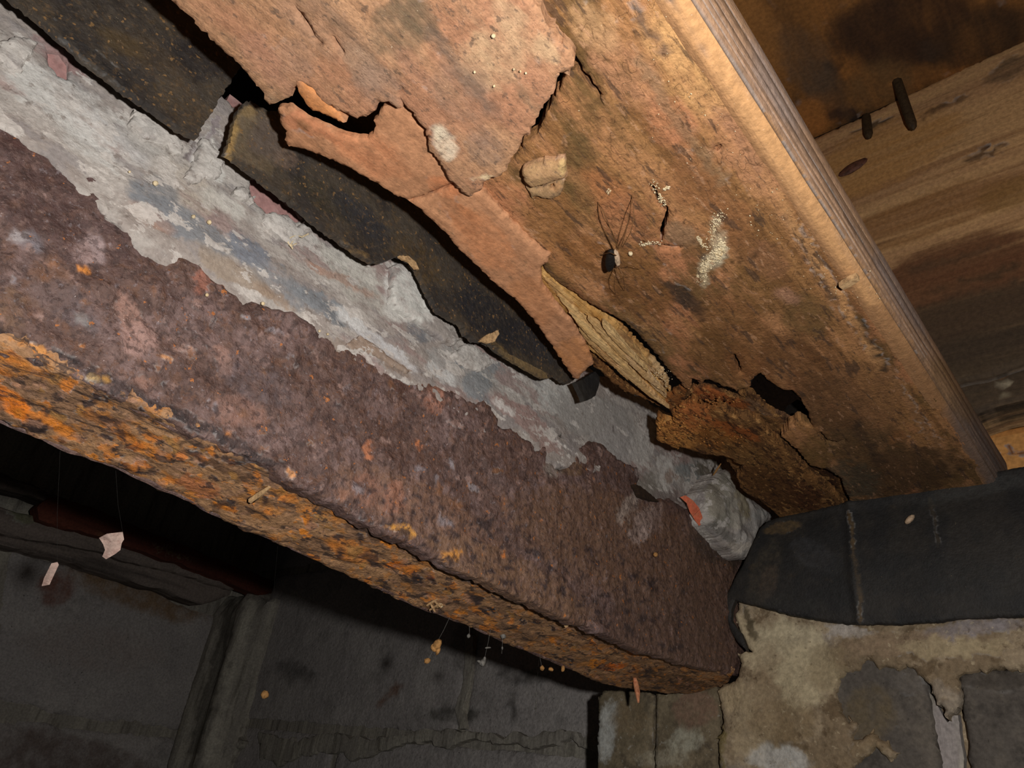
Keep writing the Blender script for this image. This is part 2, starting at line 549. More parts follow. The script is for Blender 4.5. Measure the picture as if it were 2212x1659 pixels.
M['felt'] = material('felt', (74, 66, 57), [
    ((55, 51, 49), 'noise', 60, I3, 0.42, 0.6, 0.85),
    ((92, 74, 52), 'noise', 300, I3, 0.56, 0.66, 0.6),
    ((146, 112, 72), 'cell', 330, I3, 0.20, 0.12, 0.75),
    ((108, 86, 62), 'noise', 520, I3, 0.57, 0.63, 0.5),
    ((196, 170, 132), 'cell', 620, I3, 0.08, 0.04, 0.8)],
    [('noise', 300, I3, 0.0006), ('noise', 900, I3, 0.0004)], 0.5, 0.4, attr_at=2, brk=(460, I3, 0.28, 0.95))
M['felt_dark'] = material('felt_dark', (46, 43, 40), [
    ((33, 33, 34), 'noise', 40, I3, 0.42, 0.6, 0.8),
    ((62, 52, 40), 'noise', 90, I3, 0.62, 0.72, 0.5),
    ((120, 106, 84), 'cell', 260, I3, 0.06, 0.03, 0.7)],
    [('noise', 200, I3, 0.0004), ('noise', 900, I3, 0.0003)], 0.6, 0.3, attr_at=2, brk=(300, I3, 0.12, 1.12))
M['smear'] = material('smear', (138, 120, 96), [
    ((172, 154, 128), 'noise', 34, I3, 0.46, 0.56, 0.75),
    ((106, 88, 66), 'noise', 60, I3, 0.52, 0.61, 0.75),
    ((160, 148, 134), 'noise', 24, I3, 0.55, 0.63, 0.7),
    ((92, 74, 54), 'noise', 200, I3, 0.59, 0.68, 0.6),
    ((196, 180, 150), 'noise', 320, I3, 0.60, 0.66, 0.5)],
    [('noise', 110, I3, 0.0012), ('noise', 600, I3, 0.0005)], 0.9, 0.2, attr_at=3, brk=(110, I3, 0.14, 0.95))
M['pier_brick'] = material('pier_brick', (116, 104, 84), [
    ((142, 128, 104), 'noise', 60, I3, 0.44, 0.6, 0.7),
    ((88, 78, 66), 'noise', 90, I3, 0.52, 0.66, 0.7),
    ((176, 170, 158), 'noise', 260, I3, 0.60, 0.66, 0.6)],
    [('noise', 300, I3, 0.0006), ('noise', 900, I3, 0.0004)], 0.9, 0.2, attr_at=3, brk=(200, I3, 0.28, 0.95))
M['grey_brick'] = material('grey_brick', (94, 88, 82), [
    ((114, 106, 96), 'noise', 50, I3, 0.46, 0.62, 0.7),
    ((68, 64, 60), 'noise', 80, I3, 0.52, 0.66, 0.7),
    ((50, 46, 42), 'cell', 300, I3, 0.12, 0.06, 0.6)],
    [('noise', 300, I3, 0.0006)], 0.9, 0.2, attr_at=2, brk=(120, I3, 0.12, 1.12))
M['block'] = material('block', (176, 170, 167), [
    ((190, 184, 179), 'noise', 14, I3, 0.44, 0.62, 0.7),
    ((146, 141, 138), 'noise', 24, I3, 0.54, 0.68, 0.6),
    ((58, 54, 52), 'cell', 160, I3, 0.10, 0.06, 0.8)],
    [('noise', 200, I3, 0.0012), ('noise', 40, I3, 0.003)], 0.92, 0.2, attr_at=2, brk=(60, I3, 0.12, 1.12))
M['joint'] = material('joint', (160, 154, 144), [
    ((182, 176, 162), 'noise', 60, (1, 1, 0.15), 0.45, 0.6, 0.8),
    ((118, 112, 103), 'noise', 120, (1, 1, 0.1), 0.52, 0.66, 0.7)],
    [('noise', 120, (1, 1, 0.15), 0.002)], 0.92, 0.2, attr_at=2, brk=(80, (1, 1, 0.2), 0.12, 1.12))
M['old_board'] = material('old_board', (136, 124, 116), [
    ((80, 72, 68), 'noise', 40, (1, 0.08, 1), 0.44, 0.62, 0.8),
    ((134, 122, 110), 'noise', 60, (1, 0.08, 1), 0.55, 0.7, 0.6)],
    [('noise', 90, GY, 0.002)], 0.85, 0.2, attr_at=2)
M['red_board'] = material('red_board', (112, 62, 48), [
    ((78, 44, 36), 'noise', 40, (1, 0.08, 1), 0.44, 0.62, 0.8),
    ((132, 92, 68), 'noise', 90, (1, 0.2, 1), 0.6, 0.7, 0.6)],
    [('noise', 90, GY, 0.002)], 0.8, 0.2, attr_at=2)
M['brick_red'] = material('brick_red', (160, 122, 118), [
    ((166, 142, 138), 'noise', 80, I3, 0.45, 0.62, 0.7),
    ((140, 104, 100), 'noise', 140, I3, 0.54, 0.68, 0.6)],
    [('noise', 260, I3, 0.0005)], 0.9, 0.2)
M['rot_crumb'] = material('rot_crumb', (160, 106, 56), [((118, 74, 38), 'noise', 150, I3, 0.45, 0.58, 0.8), ((198, 140, 76), 'noise', 260, I3, 0.54, 0.62, 0.8)], [('noise', 900, I3, 0.0006)], 0.9, 0.2)
def plain(name, c, rough=0.8, c2=None):
    return material(name, c, [((c2 or tuple(int(v * 0.7) for v in c)), 'noise', 500, I3, 0.45, 0.65, 0.8)], [('noise', 900, I3, 0.0004)], rough, 0.3)
M['nail'] = plain('nail_steel', (70, 54, 36), 0.6)
M['nail_head'] = plain('nail_head_rust', (104, 66, 52), 0.6)
M['chip_wood'] = plain('chip_wood', (196, 160, 116), 0.85, (150, 118, 84))
M['pale_chip'] = plain('pale_chip', (186, 160, 148), 0.8, (160, 130, 120))
M['red_flake'] = plain('red_flake', (204, 104, 74), 0.75, (190, 116, 84))
M['orange_stick'] = plain('orange_stick', (222, 152, 112), 0.8, (200, 124, 88))
M['web'] = plain('web', (128, 124, 118), 0.7)
M['thread'] = plain('thread', (58, 56, 53), 0.8)
M['crumb'] = plain('crumb', (190, 140, 84), 0.85)
M['fungus'] = plain('fungus', (226, 208, 172), 0.9, (206, 180, 136))
M['spider'] = plain('spider_body', (206, 176, 146), 0.6)
M['spider_dark'] = plain('spider_black', (20, 15, 12), 0.7)
M['spider_leg'] = plain('spider_leg', (112, 78, 46), 0.6)
M['hollow'] = plain('hollow_rot_shade', (24, 16, 11), 0.95)  # rotten core colour, taken near black to stand for shade in the hole
M['dark_wood'] = plain('dark_wood', (50, 36, 24), 0.9)

# ================================================================== SETTING
ZB = 0.180      # underside of the timber
# ---- back wall of concrete blocks (y = 0.55) and left wall (x = -1.06)
YB = 0.55
wall_back = struct(mesh_obj('wall_back', *box(-1.12, -0.10, YB + 0.0035, YB + 0.10, -0.30, 0.50), M['joint'], smooth=False), 'dark grey concrete block wall behind the rusted lintel')
def block(parent, plane, u0, u1, v0, v1, mat, seed, base, marks, step=0.006, thick=0.012):
    def hf(P, ed): return 0.003 * (fbm(P, 22, 3, seed=seed) - 0.5) + 0.0015 * (fbm(P, 120, 2, seed=seed) - 0.5)
    return plate('concrete_block', [(u0, v0), (u1, v0), (u1, v1), (u0, v1)], plane, thick, step, mat, parent, base, marks,
                 world=True, hf=hf, rag=0.0025, rag_scale=90, edge=0.004, seed=seed)
bm_ = [(1010, 1400, 40, 60, 0, (120, 116, 112), 0.5), (1130, 1460, 60, 18, 5, (110, 106, 103), 0.7), (640, 1455, 46, 26, 20, (104, 100, 97), 0.6),
       (1110, 1530, 12, 34, 0, (100, 96, 92), 0.7), (840, 1500, 40, 12, -40, (132, 90, 62), 0.6), (985, 1545, 60, 20, 0, (74, 72, 64), 0.7)]
rows = [(0.052, 0.242, [(-0.985, -0.560), (-0.548, -0.158)]), (-0.148, 0.040, [(-1.05, -0.752), (-0.742, -0.352), (-0.342, -0.10)]), (0.254, 0.44, [(-1.05, -0.752), (-0.742, -0.352), (-0.342, -0.10)])]
for ri, (v0, v1, sp) in enumerate(rows):
    for k, (a, b) in enumerate(sp):
        block(wall_back, ('y', YB), a, b, v0, v1, M['block'], 3 + ri * 5 + k, None, bm_ if v1 > 0 else [], step=0.007)
# bed joint squeezed out between the courses
plate('mortar_joint', [(560, 1580), (640, 1600), (700, 1585), (800, 1598), (930, 1572), (1050, 1588), (1180, 1580), (1300, 1592), (1300, 1620), (1230, 1606),
      (1120, 1612), (1020, 1596), (960, 1612), (880, 1600), (830, 1626), (760, 1640), (690, 1620), (600, 1650), (560, 1640)],
      ('y', YB - 0.006), 0.014, 0.004, M['joint'], wall_back, (150, 144, 134), [], hf=lambda P, e: 0.004 * (fbm(P, 34, 3, seed=4) - 0.4), rag=0.006, rag_scale=80, edge=0.0015)
plate('mortar_joint', [(1004, 1370), (1022, 1370), (1020, 1440), (1012, 1490), (1000, 1530), (1012, 1575), (992, 1575), (984, 1530), (998, 1480), (1004, 1440)],
      ('y', YB - 0.002), 0.012, 0.004, M['joint'], wall_back, (140, 134, 126), [], hf=lambda P, e: 0.002 * (fbm(P, 90, 3, seed=4) - 0.4), rag=0.002, rag_scale=140)
# fat ribbed mortar filling the corner
def col_h(P, ed):
    u = P[:, 0]
    return 0.010 * np.sin((u + 0.10 * P[:, 2]) * 95) * 0.5 + 0.016 * (fbm(P, 40, 3, (1.6, 1, 0.3), 5) - 0.5) + 0.012 * np.clip(ed / 0.03, 0, 1)
plate('corner_mortar', [(428, 1312), (450, 1296), (470, 1300), (500, 1282), (520, 1288), (548, 1262), (556, 1292), (580, 1288), (560, 1360), (535, 1440), (512, 1520), (500, 1570),
      (508, 1600), (490, 1615), (470, 1660), (455, 1720), (300, 1720), (325, 1640), (340, 1570), (375, 1500), (400, 1410)],
      ('y', YB - 0.02), 0.03, 0.006, M['joint'], wall_back, (176, 170, 154), [('line', [(430, 1340), (360, 1600)], 16, (196, 184, 152), 0.6), ('line', [(540, 1310), (450, 1640)], 14, (206, 200, 184), 0.7), ('line', [(500, 1310), (420, 1620)], 14, (72, 68, 60), 0.6)],
      hf=col_h, rag=0.006, rag_scale=60, edge=0.012)

XL = -1.06
wall_left = struct(mesh_obj('wall_left', *box(XL - 0.09, XL - 0.0035, -0.45, YB + 0.1, -0.30, 0.55), M['joint'], smooth=False), 'dark block wall left of the ribbed corner mortar')
def lp(x, y):
    p = on(x, y, ('x', XL)); return (p[1], p[2])
lm = [(300, 1260, 170, 60, 20, (140, 108, 70), 0.7), (120, 1270, 40, 40, 0, (130, 80, 62), 0.7), (200, 1400, 160, 50, 5, (172, 160, 154), 0.5), (120, 1640, 220, 60, 10, (110, 92, 84), 0.6)]
for q, sd in [([(22, 1186), (300, 1262), (480, 1340), (470, 1450), (440, 1582), (200, 1556), (-30, 1512), (-20, 1400)], 31), ([(-260, 1060), (-10, 1172), (6, 1300), (-40, 1500), (-260, 1470)], 32),
              ([(-40, 1545), (180, 1572), (400, 1600), (380, 1760), (-60, 1760)], 33)]:
    plate('concrete_block', [lp(*p) for p in q], ('x', XL), 0.014, 0.008, M['block'], wall_left, None, lm, world=True,
          hf=lambda P, e: 0.006 * (fbm(P, 20, 3, seed=8) - 0.5), rag=0.005, rag_scale=50, edge=0.008, seed=sd)

# ---- old timber head along the left wall
head = empty('wall_plate', on(200, 1190, ('x', -1.04)), 'dim old wall plate of red and grey boards along the left block wall', 'timber')
plate('grey_board', [(-60, 1140), (150, 1172), (300, 1210), (470, 1258), (505, 1268), (500, 1285), (470, 1296), (440, 1305), (300, 1258), (150, 1210), (-60, 1160)],
      ('x', -1.02), 0.05, 0.008, M['old_board'], head, None, [], hf=lambda P, e: 0.004 * (fbm(P, 40, 3, (1, 0.2, 1), 3) - 0.5), rag=0.004, rag_scale=40, edge=0.006)
plate('grey_board', [(-60, 1085), (80, 1112), (140, 1128), (300, 1176), (350, 1200), (500, 1248), (520, 1262), (505, 1272), (300, 1216), (150, 1176), (-60, 1142)],
      ('x', -1.005), 0.05, 0.008, M['old_board'], head, None, [(50, 1118, 34, 14, 20, (128, 128, 104), 0.8)], hf=lambda P, e: 0.004 * (fbm(P, 40, 3, (1, 0.2, 1), 4) - 0.5), rag=0.004, rag_scale=40, edge=0.006)['label'] = 'grey board with a pale green lichen patch'
plate('red_board', [(82, 1096), (110, 1070), (200, 1096), (330, 1150), (470, 1208), (600, 1256), (610, 1276), (560, 1286), (500, 1256), (350, 1204), (200, 1152), (84, 1122)],
      ('x', -0.985), 0.03, 0.008, M['red_board'], head, None, [(360, 1190, 60, 8, 20, (132, 116, 80), 0.5)], hf=lambda P, e: 0.003 * (fbm(P, 40, 3, (1, 0.2, 1), 5) - 0.5), rag=0.003, rag_scale=60, edge=0.005)['label'] = 'dull red board'
plate('upper_board', [(-60, 1000), (60, 1040), (180, 1090), (300, 1130), (420, 1180), (520, 1218), (500, 1240), (330, 1165), (200, 1112), (60, 1066), (-60, 1040)],
      ('x', -1.00), 0.04, 0.008, M['old_board'], head, None, [], hf=lambda P, e: 0.004 * (fbm(P, 40, 3, (1, 0.2, 1), 6) - 0.5), rag=0.004, rag_scale=40, edge=0.006)

# ---- brick pier, front face y = 0.435
YW = 0.435
wall_right = struct(mesh_obj('wall_right', *box(-0.300, 0.50, YW + 0.010, YW + 0.085, -0.25, 0.070), M['smear'], smooth=False), 'brick pier under the black damp course')
def pbrick(poly, mat, seed, marks, thick=0.014, dy=0.0, label=None):
    o = plate('brick', poly, ('y', YW + dy), thick, 0.0022, mat, wall_right, None, marks, rag=0.0016, rag_scale=260, edge=0.003, seed=seed,
          hf=lambda P, e: 0.0028 * (fbm(P, 90, 4, seed=seed) - 0.5))
    if label: o['label'] = label
    return o
wm = [(1310, 1580, 24, 70, 8, (196, 196, 190), 0.8), (1480, 1600, 40, 30, 0, (176, 172, 154), 0.7), (1360, 1550, 40, 40, 0, (132, 114, 88), 0.6), (1500, 1530, 50, 40, 0, (136, 110, 92), 0.7), (1430, 1640, 60, 20, 0, (168, 160, 140), 0.6), (1415, 1570, 6, 90, 0, (92, 78, 60), 0.6)]
pbrick([(1290, 1505), (1300, 1492), (1350, 1488), (1398, 1494), (1411, 1500), (1408, 1600), (1404, 1760), (1282, 1760), (1288, 1600)], M['pier_brick'], 41, wm)
pbrick([(1416, 1496), (1480, 1486), (1546, 1484), (1552, 1500), (1548, 1600), (1544, 1760), (1408, 1760), (1413, 1600)], M['pier_brick'], 42, wm)
pbrick([(1780, 1416), (1900, 1410), (1994, 1424), (2000, 1478), (2022, 1600), (2040, 1700), (2046, 1760), (1820, 1760), (1800, 1600)], M['grey_brick'], 43, [(1880, 1540, 60, 60, 0, (112, 98, 74), 0.6), (1960, 1480, 50, 20, 10, (110, 104, 98), 0.6)])
pbrick([(2072, 1452), (2150, 1446), (2300, 1440), (2320, 1600), (2330, 1760), (2106, 1760), (2090, 1600)], M['grey_brick'], 44, [(2180, 1470, 120, 20, 0, (70, 64, 58), 0.6)])
pbrick([(2345, 1440), (2850, 1436), (2890, 1760), (2375, 1760)], M['grey_brick'], 46, [])
pbrick([(1640, 1520), (1790, 1500), (1810, 1760), (1600, 1760)], M['pier_brick'], 45, [])
# mortar smeared over the joints: top band, left buttering and the broken tongue between the grey bricks
sm_marks = [(1700, 1400, 90, 60, 10, (206, 186, 140), 0.7), (1740, 1460, 70, 70, 0, (200, 178, 130), 0.7), (1630, 1560, 50, 90, 0, (186, 158, 112), 0.6), (1680, 1640, 70, 30, 10, (196, 192, 182), 0.8),
            (1830, 1362, 60, 14, 5, (196, 182, 168), 0.7), (1610, 1390, 26, 60, -20, (206, 180, 132), 0.8), (1622, 1345, 10, 34, -10, (84, 70, 42), 0.8), (1930, 1390, 120, 26, -4, (160, 128, 92), 0.6), (2120, 1360, 120, 16, -4, (150, 138, 140), 0.6),
            (2060, 1400, 120, 20, 0, (186, 160, 112), 0.7), (1580, 1500, 24, 40, 30, (200, 170, 120), 0.7), (1690, 1560, 70, 50, 0, (150, 120, 76), 0.6), (1560, 1620, 12, 60, 0, (150, 128, 60), 0.6), (1880, 1600, 40, 40, 0, (150, 120, 78), 0.6),
            (1790, 1440, 40, 50, 0, (156, 130, 86), 0.5), (1650, 1480, 30, 90, 10, (160, 130, 90), 0.5)]
def sm_h(P, ed):
    return 0.009 * (fbm(P, 45, 3, seed=6) - 0.5) + 0.0012 * (fbm(P, 220, 3, seed=7) - 0.5)
plate('mortar_smear', [(1596, 1296), (1640, 1300), (1720, 1320), (1850, 1338), (2000, 1334), (2120, 1326), (3300, 1272), (3300, 1444), (2240, 1440), (2150, 1446), (2074, 1448), (2072, 1470),
      (2070, 1520), (2060, 1535), (2048, 1556), (2040, 1530), (2026, 1516), (2014, 1500), (2010, 1474), (1998, 1462), (1975, 1452), (1956, 1436), (1930, 1448), (1900, 1440), (1880, 1432), (1868, 1420), (1850, 1440), (1832, 1450),
      (1812, 1462), (1806, 1500), (1812, 1530), (1826, 1560), (1836, 1540), (1846, 1570), (1838, 1590), (1860, 1600), (1880, 1570), (1900, 1590), (1930, 1620), (1940, 1630), (1920, 1640), (1890, 1618), (1860, 1640), (1830, 1660), (1826, 1760),
      (1540, 1760), (1552, 1640), (1548, 1600), (1558, 1560), (1550, 1510), (1540, 1492), (1560, 1474), (1590, 1470), (1596, 1440), (1590, 1410), (1618, 1405), (1604, 1380), (1586, 1340)],
      ('y', YW - 0.004), 0.010, 0.0016, M['smear'], wall_right, None, mute(sm_marks, 0.66), hf=sm_h, rag=0.0028, rag_scale=330, edge=0.004, seed=5, wob=18)
plate('mortar_joint', [(2006, 1490), (2034, 1540), (2046, 1560), (2056, 1546), (2068, 1540), (2084, 1640), (2074, 1760), (2046, 1760), (2036, 1660)], ('y', YW + 0.004), 0.008, 0.002, M['joint'], wall_right,
      (170, 160, 156), [(2044, 1600, 40, 160, 10, (158, 150, 148), 0.9)], rag=0.0012, rag_scale=260)['label'] = 'pale bare joint left where the mortar tongue broke off'

# ---- floor above: boards on a joist
ZF = 0.465
ceiling = struct(mesh_obj('ceiling', *box(-0.60, 0.60, -0.30, 0.42, ZF + 0.02, ZF + 0.03), M['dark_wood'], smooth=False), 'boarded floor above')
pl_marks = [(1640, 60, 40, 110, -30, (182, 114, 46), 0.7), (1760, 250, 60, 40, -35, (186, 110, 40), 0.8), (1950, 60, 160, 80, -10, (58, 36, 24), 0.85), (2120, 80, 120, 60, -20, (62, 42, 26), 0.8), (2010, 110, 22, 22, 0, (58, 44, 36), 0.8), (1800, 140, 12, 12, 0, (36, 28, 30), 0.9),
            (1790, 190, 34, 80, -35, (88, 66, 46), 0.6), (1805, 250, 22, 18, 0, (52, 34, 30), 0.85), (1843, 247, 14, 12, 0, (46, 34, 32), 0.85), (1905, 185, 70, 60, -20, (120, 84, 44), 0.6), (1740, 130, 50, 90, -30, (96, 78, 62), 0.5), (1930, 178, 8, 14, -10, (196, 120, 50), 1.0)]
xs = [-0.42, -0.28, -0.14, 0.10, 0.24, 0.38]
planks = []
for i in range(5):
    planks.append(plate('plank', [(xs[i] + 0.0006, -0.25), (xs[i + 1] - 0.0006, -0.25), (xs[i + 1] - 0.0006, 0.40), (xs[i] + 0.0006, 0.40)], ('z', ZF + (0.0012 if i % 2 else 0)), 0.018, 0.005, M['plank_wood'], ceiling, None, mute(pl_marks, 0.8),
          world=True, edge=0.0015, hf=lambda P, e: 0.001 * (fbm(P, 60, 2, (1, 0.1, 1)) - 0.5)))
# nails that missed the joist
YJ = 0.398
def nail(base, tip, r, parent):
    b, t = np.array(base), np.array(tip)
    d = unit(t - b)
    return mesh_obj('nail', *tube([b - d * 0.004, b, t - d * r * 2.2, t - d * r * 0.8, t], [r, r, r, r * 0.72, r * 0.1], 8), M['nail'], parent)
nb = on(1938, 176, ('z', ZF)); nt = on(1974, 281, ('y', nb[1] + 0.002))
nail(nb, nt, 0.0033, planks[2])
n2b = on(1872, 258, ('y', YJ - 0.003)); n2t = on(1877, 299, ('y', YJ - 0.009))

joist = empty('floor_joist', (0.05, YJ + 0.02, 0.30), 'deep floor joist beyond the timber, pale above and blackened along its foot', 'joist')
jm = [(2800, 480, 620, 150, -20, (44, 39, 34), 1.0), (1900, 340, 200, 60, -24, (190, 140, 84), 0.6), (2130, 330, 60, 9, -24, (70, 50, 40), 0.85), (1990, 470, 240, 50, -22, (150, 106, 64), 0.5), (2060, 600, 220, 80, -18, (104, 66, 44), 0.9), (2100, 700, 240, 70, -15, (58, 46, 37), 1.0), (2140, 780, 240, 70, -14, (42, 38, 33), 1.0), (2180, 150, 60, 20, -26, (98, 80, 62), 0.6),
      ('line', [(1850, 285), (1900, 262)], 6, (84, 66, 50), 0.8), ('line', [(1900, 262), (1942, 244)], 4, (60, 50, 44), 0.8), (2150, 590, 140, 8, -16, (62, 44, 32), 0.8), (2060, 560, 120, 8, -16, (76, 54, 40), 0.7), (2040, 230, 60, 5, -26, (98, 72, 50), 0.7), (2180, 420, 70, 40, -22, (150, 112, 64), 0.5)]
jf = [(1690, 325), (1770, 291), (1900, 232), (2050, 160), (2212, 84), (3400, -459), (3400, 522), (2212, 786), (2128, 815), (2083, 823), (2040, 840), (1950, 700)]
joist_face = plate('upper_board', jf, ('y', YJ), 0.035, 0.003, M['joist_wood'], joist, None, jm, wob=14, edge=0.003, rag=0.0008, rag_scale=80, hf=lambda P, e: 0.0012 * (fbm(P, 50, 3, (0.1, 1, 1)) - 0.5))
plate('lower_board', [(1900, 700), (2040, 838), (2083, 826), (2128, 818), (2212, 789), (3400, 526), (3400, 629), (2212, 863), (2160, 876), (2108, 894), (2040, 910), (1950, 860)], ('y', YJ + 0.006), 0.030, 0.003, M['joist_wood'], joist, None,
      [(2160, 840, 240, 80, -14, (40, 37, 33), 1.0), (2170, 832, 16, 9, -30, (150, 140, 120), 0.8), (2190, 828, 12, 4, -20, (160, 150, 128), 0.8), (2170, 852, 8, 4, 20, (150, 140, 116), 0.7), ('line', [(2120, 818), (2212, 788)], 4, (150, 92, 40), 0.8)], edge=0.002, rag=0.0008, rag_scale=90)['label'] = 'blackened lower strip of the joist'
nail(n2b, n2t, 0.0030, joist_face)
hd = on(1842, 362, ('y', YJ - 0.001))
Vh, Fh = blob(hd, (0.0105, 0.0018, 0.0042), 16, 6, 0.10, axes=[unit((1, 0, 0.25)), (0, 1, 0), unit((-0.25, 0, 1))])
mesh_obj('nail_head', Vh, Fh, M['nail_head'], joist_face)['label'] = 'flat oval nail head driven into the joist'

pine = plate('pine_board', [(1980, 946), (2126, 903), (2212, 877), (3200, 688), (3200, 984), (2212, 1100), (2080, 1120)], ('y', 0.47), 0.022, 0.004, M['pine_wood'], None, None,
      [(2153, 897, 8, 6, 0, (120, 66, 36), 0.8), (2193, 895, 6, 5, 0, (120, 66, 36), 0.7), ('line', [(2140, 970), (2230, 950)], 3, (120, 70, 34), 0.8), ('line', [(2150, 990), (2230, 975)], 3, (120, 70, 34), 0.7)], edge=0.002)
tag(pine, 'clean yellow pine board glimpsed under the blackened foot of the joist', 'board')

# ================================================================== STEEL LINTEL
XS = -0.2075
lint = empty('steel_lintel', (XS - 0.03, 0.20, 0.08), 'heavily rusted steel lintel running diagonally across, orange along its underside', 'lintel')
web_top = [(-2500, -1300), (0, 262), (50, 270), (101, 280), (111, 304), (149, 324), (176, 371), (205, 380), (233, 398), (258, 396), (270, 404), (280, 425), (284, 460), (296, 490), (310, 500), (330, 530), (362, 547), (400, 542), (434, 551), (445, 583), (463, 608), (490, 612), (506, 630), (528, 659), (550, 652), (579, 663), (610, 668),
           (651, 681), (676, 703), (700, 722), (745, 750), (781, 765), (800, 786), (840, 800), (872, 812), (886, 812), (900, 794), (922, 801), (925, 823), (954, 841), (990, 845), (1005, 866), (1027, 870), (1045, 859), (1063, 874), (1074, 917), (1088, 924), (1106, 921), (1120, 940), (1135, 953), (1146, 958), (1160, 975), (1181, 969), (1183, 998),
           (1200, 1010), (1218, 1014), (1232, 1000), (1243, 985), (1253, 969), (1279, 951), (1300, 955), (1315, 969), (1336, 990), (1380, 1008), (1383, 1034), (1378, 1046), (1409, 1077), (1445, 1081), (1500, 1106), (1540, 1130), (1600, 1180), (1660, 1200)]
web_bot = [(1630, 1462), (1590, 1456), (1500, 1440), (1390, 1408), (1200, 1328), (1060, 1264), (900, 1184), (760, 1110), (560, 1002), (300, 878), (0, 744), (-2500, -378)]
def web_h(P, ed):
    return 0.0030 * (fbm(P, 60, 4, seed=2) - 0.5) + 0.0016 * (fbm(P, 320, 3, seed=3) - 0.5) + 0.0012 * np.clip(fbm(P, 140, 3, seed=9) - 0.55, 0, 1) * 4
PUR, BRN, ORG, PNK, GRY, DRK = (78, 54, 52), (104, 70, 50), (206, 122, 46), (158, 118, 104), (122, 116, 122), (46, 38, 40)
web_m = [(120, 420, 260, 120, 35, PUR, 0.55), (1350, 1180, 260, 110, 20, (122, 88, 66), 0.7), (1480, 1350, 160, 110, 10, (112, 82, 66), 0.7), (900, 1100, 200, 60, 26, (132, 94, 72), 0.6), (1100, 1250, 200, 50, 26, (132, 96, 70), 0.7), (850, 960, 120, 40, 30, (92, 62, 50), 0.5),
         (285, 690, 22, 70, -20, PNK, 0.75), (300, 735, 40, 40, 0, (170, 132, 122), 0.7), (190, 545, 30, 30, 0, (168, 140, 136), 0.6), (205, 530, 14, 34, -30, (172, 150, 150), 0.6), (480, 775, 18, 40, -25, PNK, 0.7), (440, 610, 18, 30, 20, (166, 104, 84), 0.75), (520, 890, 60, 34, 20, (146, 106, 92), 0.6), (300, 830, 34, 20, 20, (150, 108, 92), 0.6), (100, 620, 50, 70, 0, (120, 82, 60), 0.5), (20, 680, 40, 60, 0, (120, 88, 66), 0.6),
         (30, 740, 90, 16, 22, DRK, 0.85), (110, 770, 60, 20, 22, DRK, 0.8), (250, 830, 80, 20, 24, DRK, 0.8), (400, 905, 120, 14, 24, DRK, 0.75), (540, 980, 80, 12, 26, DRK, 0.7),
         (82, 750, 18, 12, 30, (226, 148, 66), 0.95), (180, 585, 15, 9, 10, (232, 140, 50), 0.95), (178, 747, 8, 6, 0, ORG, 0.9), (200, 817, 14, 12, 20, (184, 150, 92), 0.9), (232, 820, 12, 7, 20, (196, 140, 60), 0.9), (362, 767, 8, 6, 0, (232, 164, 110), 0.9), (407, 745, 7, 6, 0, (228, 150, 96), 0.9), (340, 892, 13, 9, 0, ORG, 0.85), (502, 938, 9, 7, 0, ORG, 0.85), (628, 1025, 12, 8, 10, (224, 150, 90), 0.9),
         (800, 970, 10, 22, 15, (190, 112, 70), 0.8), (905, 965, 6, 10, 0, (210, 122, 72), 0.8), (850, 1075, 26, 36, 20, (164, 108, 84), 0.7), (790, 1060, 30, 40, 10, (150, 100, 80), 0.6), (735, 1075, 20, 16, 0, (160, 110, 86), 0.6), (940, 860, 30, 34, 20, (168, 112, 90), 0.65), (870, 1148, 40, 8, 12, (222, 150, 54), 0.95), (968, 1198, 26, 10, 8, (228, 148, 56), 0.95), (1087, 1197, 5, 5, 0, (240, 130, 40), 1.0), (1090, 1095, 10, 20, 0, (140, 96, 70), 0.6),
         (1390, 1130, 26, 40, 20, (164, 142, 134), 0.55), (1385, 1155, 10, 22, 15, (186, 160, 150), 0.7), (1360, 1090, 14, 40, 30, (176, 158, 146), 0.65), (1420, 1120, 14, 30, 10, (150, 124, 116), 0.5), (1195, 1010, 20, 22, 20, (150, 140, 130), 0.6), (1230, 1010, 26, 20, 0, (122, 92, 66), 0.7), (1560, 1180, 70, 40, 20, (66, 52, 40), 0.7), (1580, 1160, 40, 14, 40, (140, 116, 106), 0.5), (1400, 1030, 40, 14, 25, (150, 140, 136), 0.5),
         (60, 300, 60, 30, 20, (84, 50, 44), 0.6), (360, 560, 60, 20, 20, (92, 62, 46), 0.6), (880, 830, 40, 24, 20, (92, 60, 50), 0.7), (60, 520, 40, 20, 20, (128, 124, 132), 0.5), (40, 510, 20, 14, 0, (170, 160, 160), 0.6), (185, 690, 14, 12, 0, (160, 160, 156), 0.6), (140, 660, 90, 40, 30, (104, 92, 96), 0.45), (560, 830, 90, 40, 30, (96, 84, 88), 0.4)]
rr_ = random.Random(5)
for _ in range(150):     # pits
    x = rr_.uniform(760, 1480)
    web_m.append((x, rr_.uniform(0.30 * x + 800, 0.43 * x + 795), rr_.uniform(4, 9), rr_.uniform(4, 8), rr_.uniform(0, 90), (58, 44, 46), rr_.uniform(0.7, 0.95)))
for _ in range(70):
    x = rr_.uniform(0, 1100)
    web_m.append((x, 0.45 * x + rr_.uniform(420, 720), rr_.uniform(5, 16), rr_.uniform(4, 9), rr_.uniform(0, 90), rr_.choice([(60, 44, 46), (164, 130, 120), (150, 140, 146), (140, 92, 60)]), rr_.uniform(0.5, 0.85)))
plate('web', web_top + web_bot, ('x', XS), 0.007, 0.0011, M['rust'], lint, None, mute(web_m, 0.85), wob=16, hf=web_h, rag=0.0020, rag_scale=210, edge=0.0016)
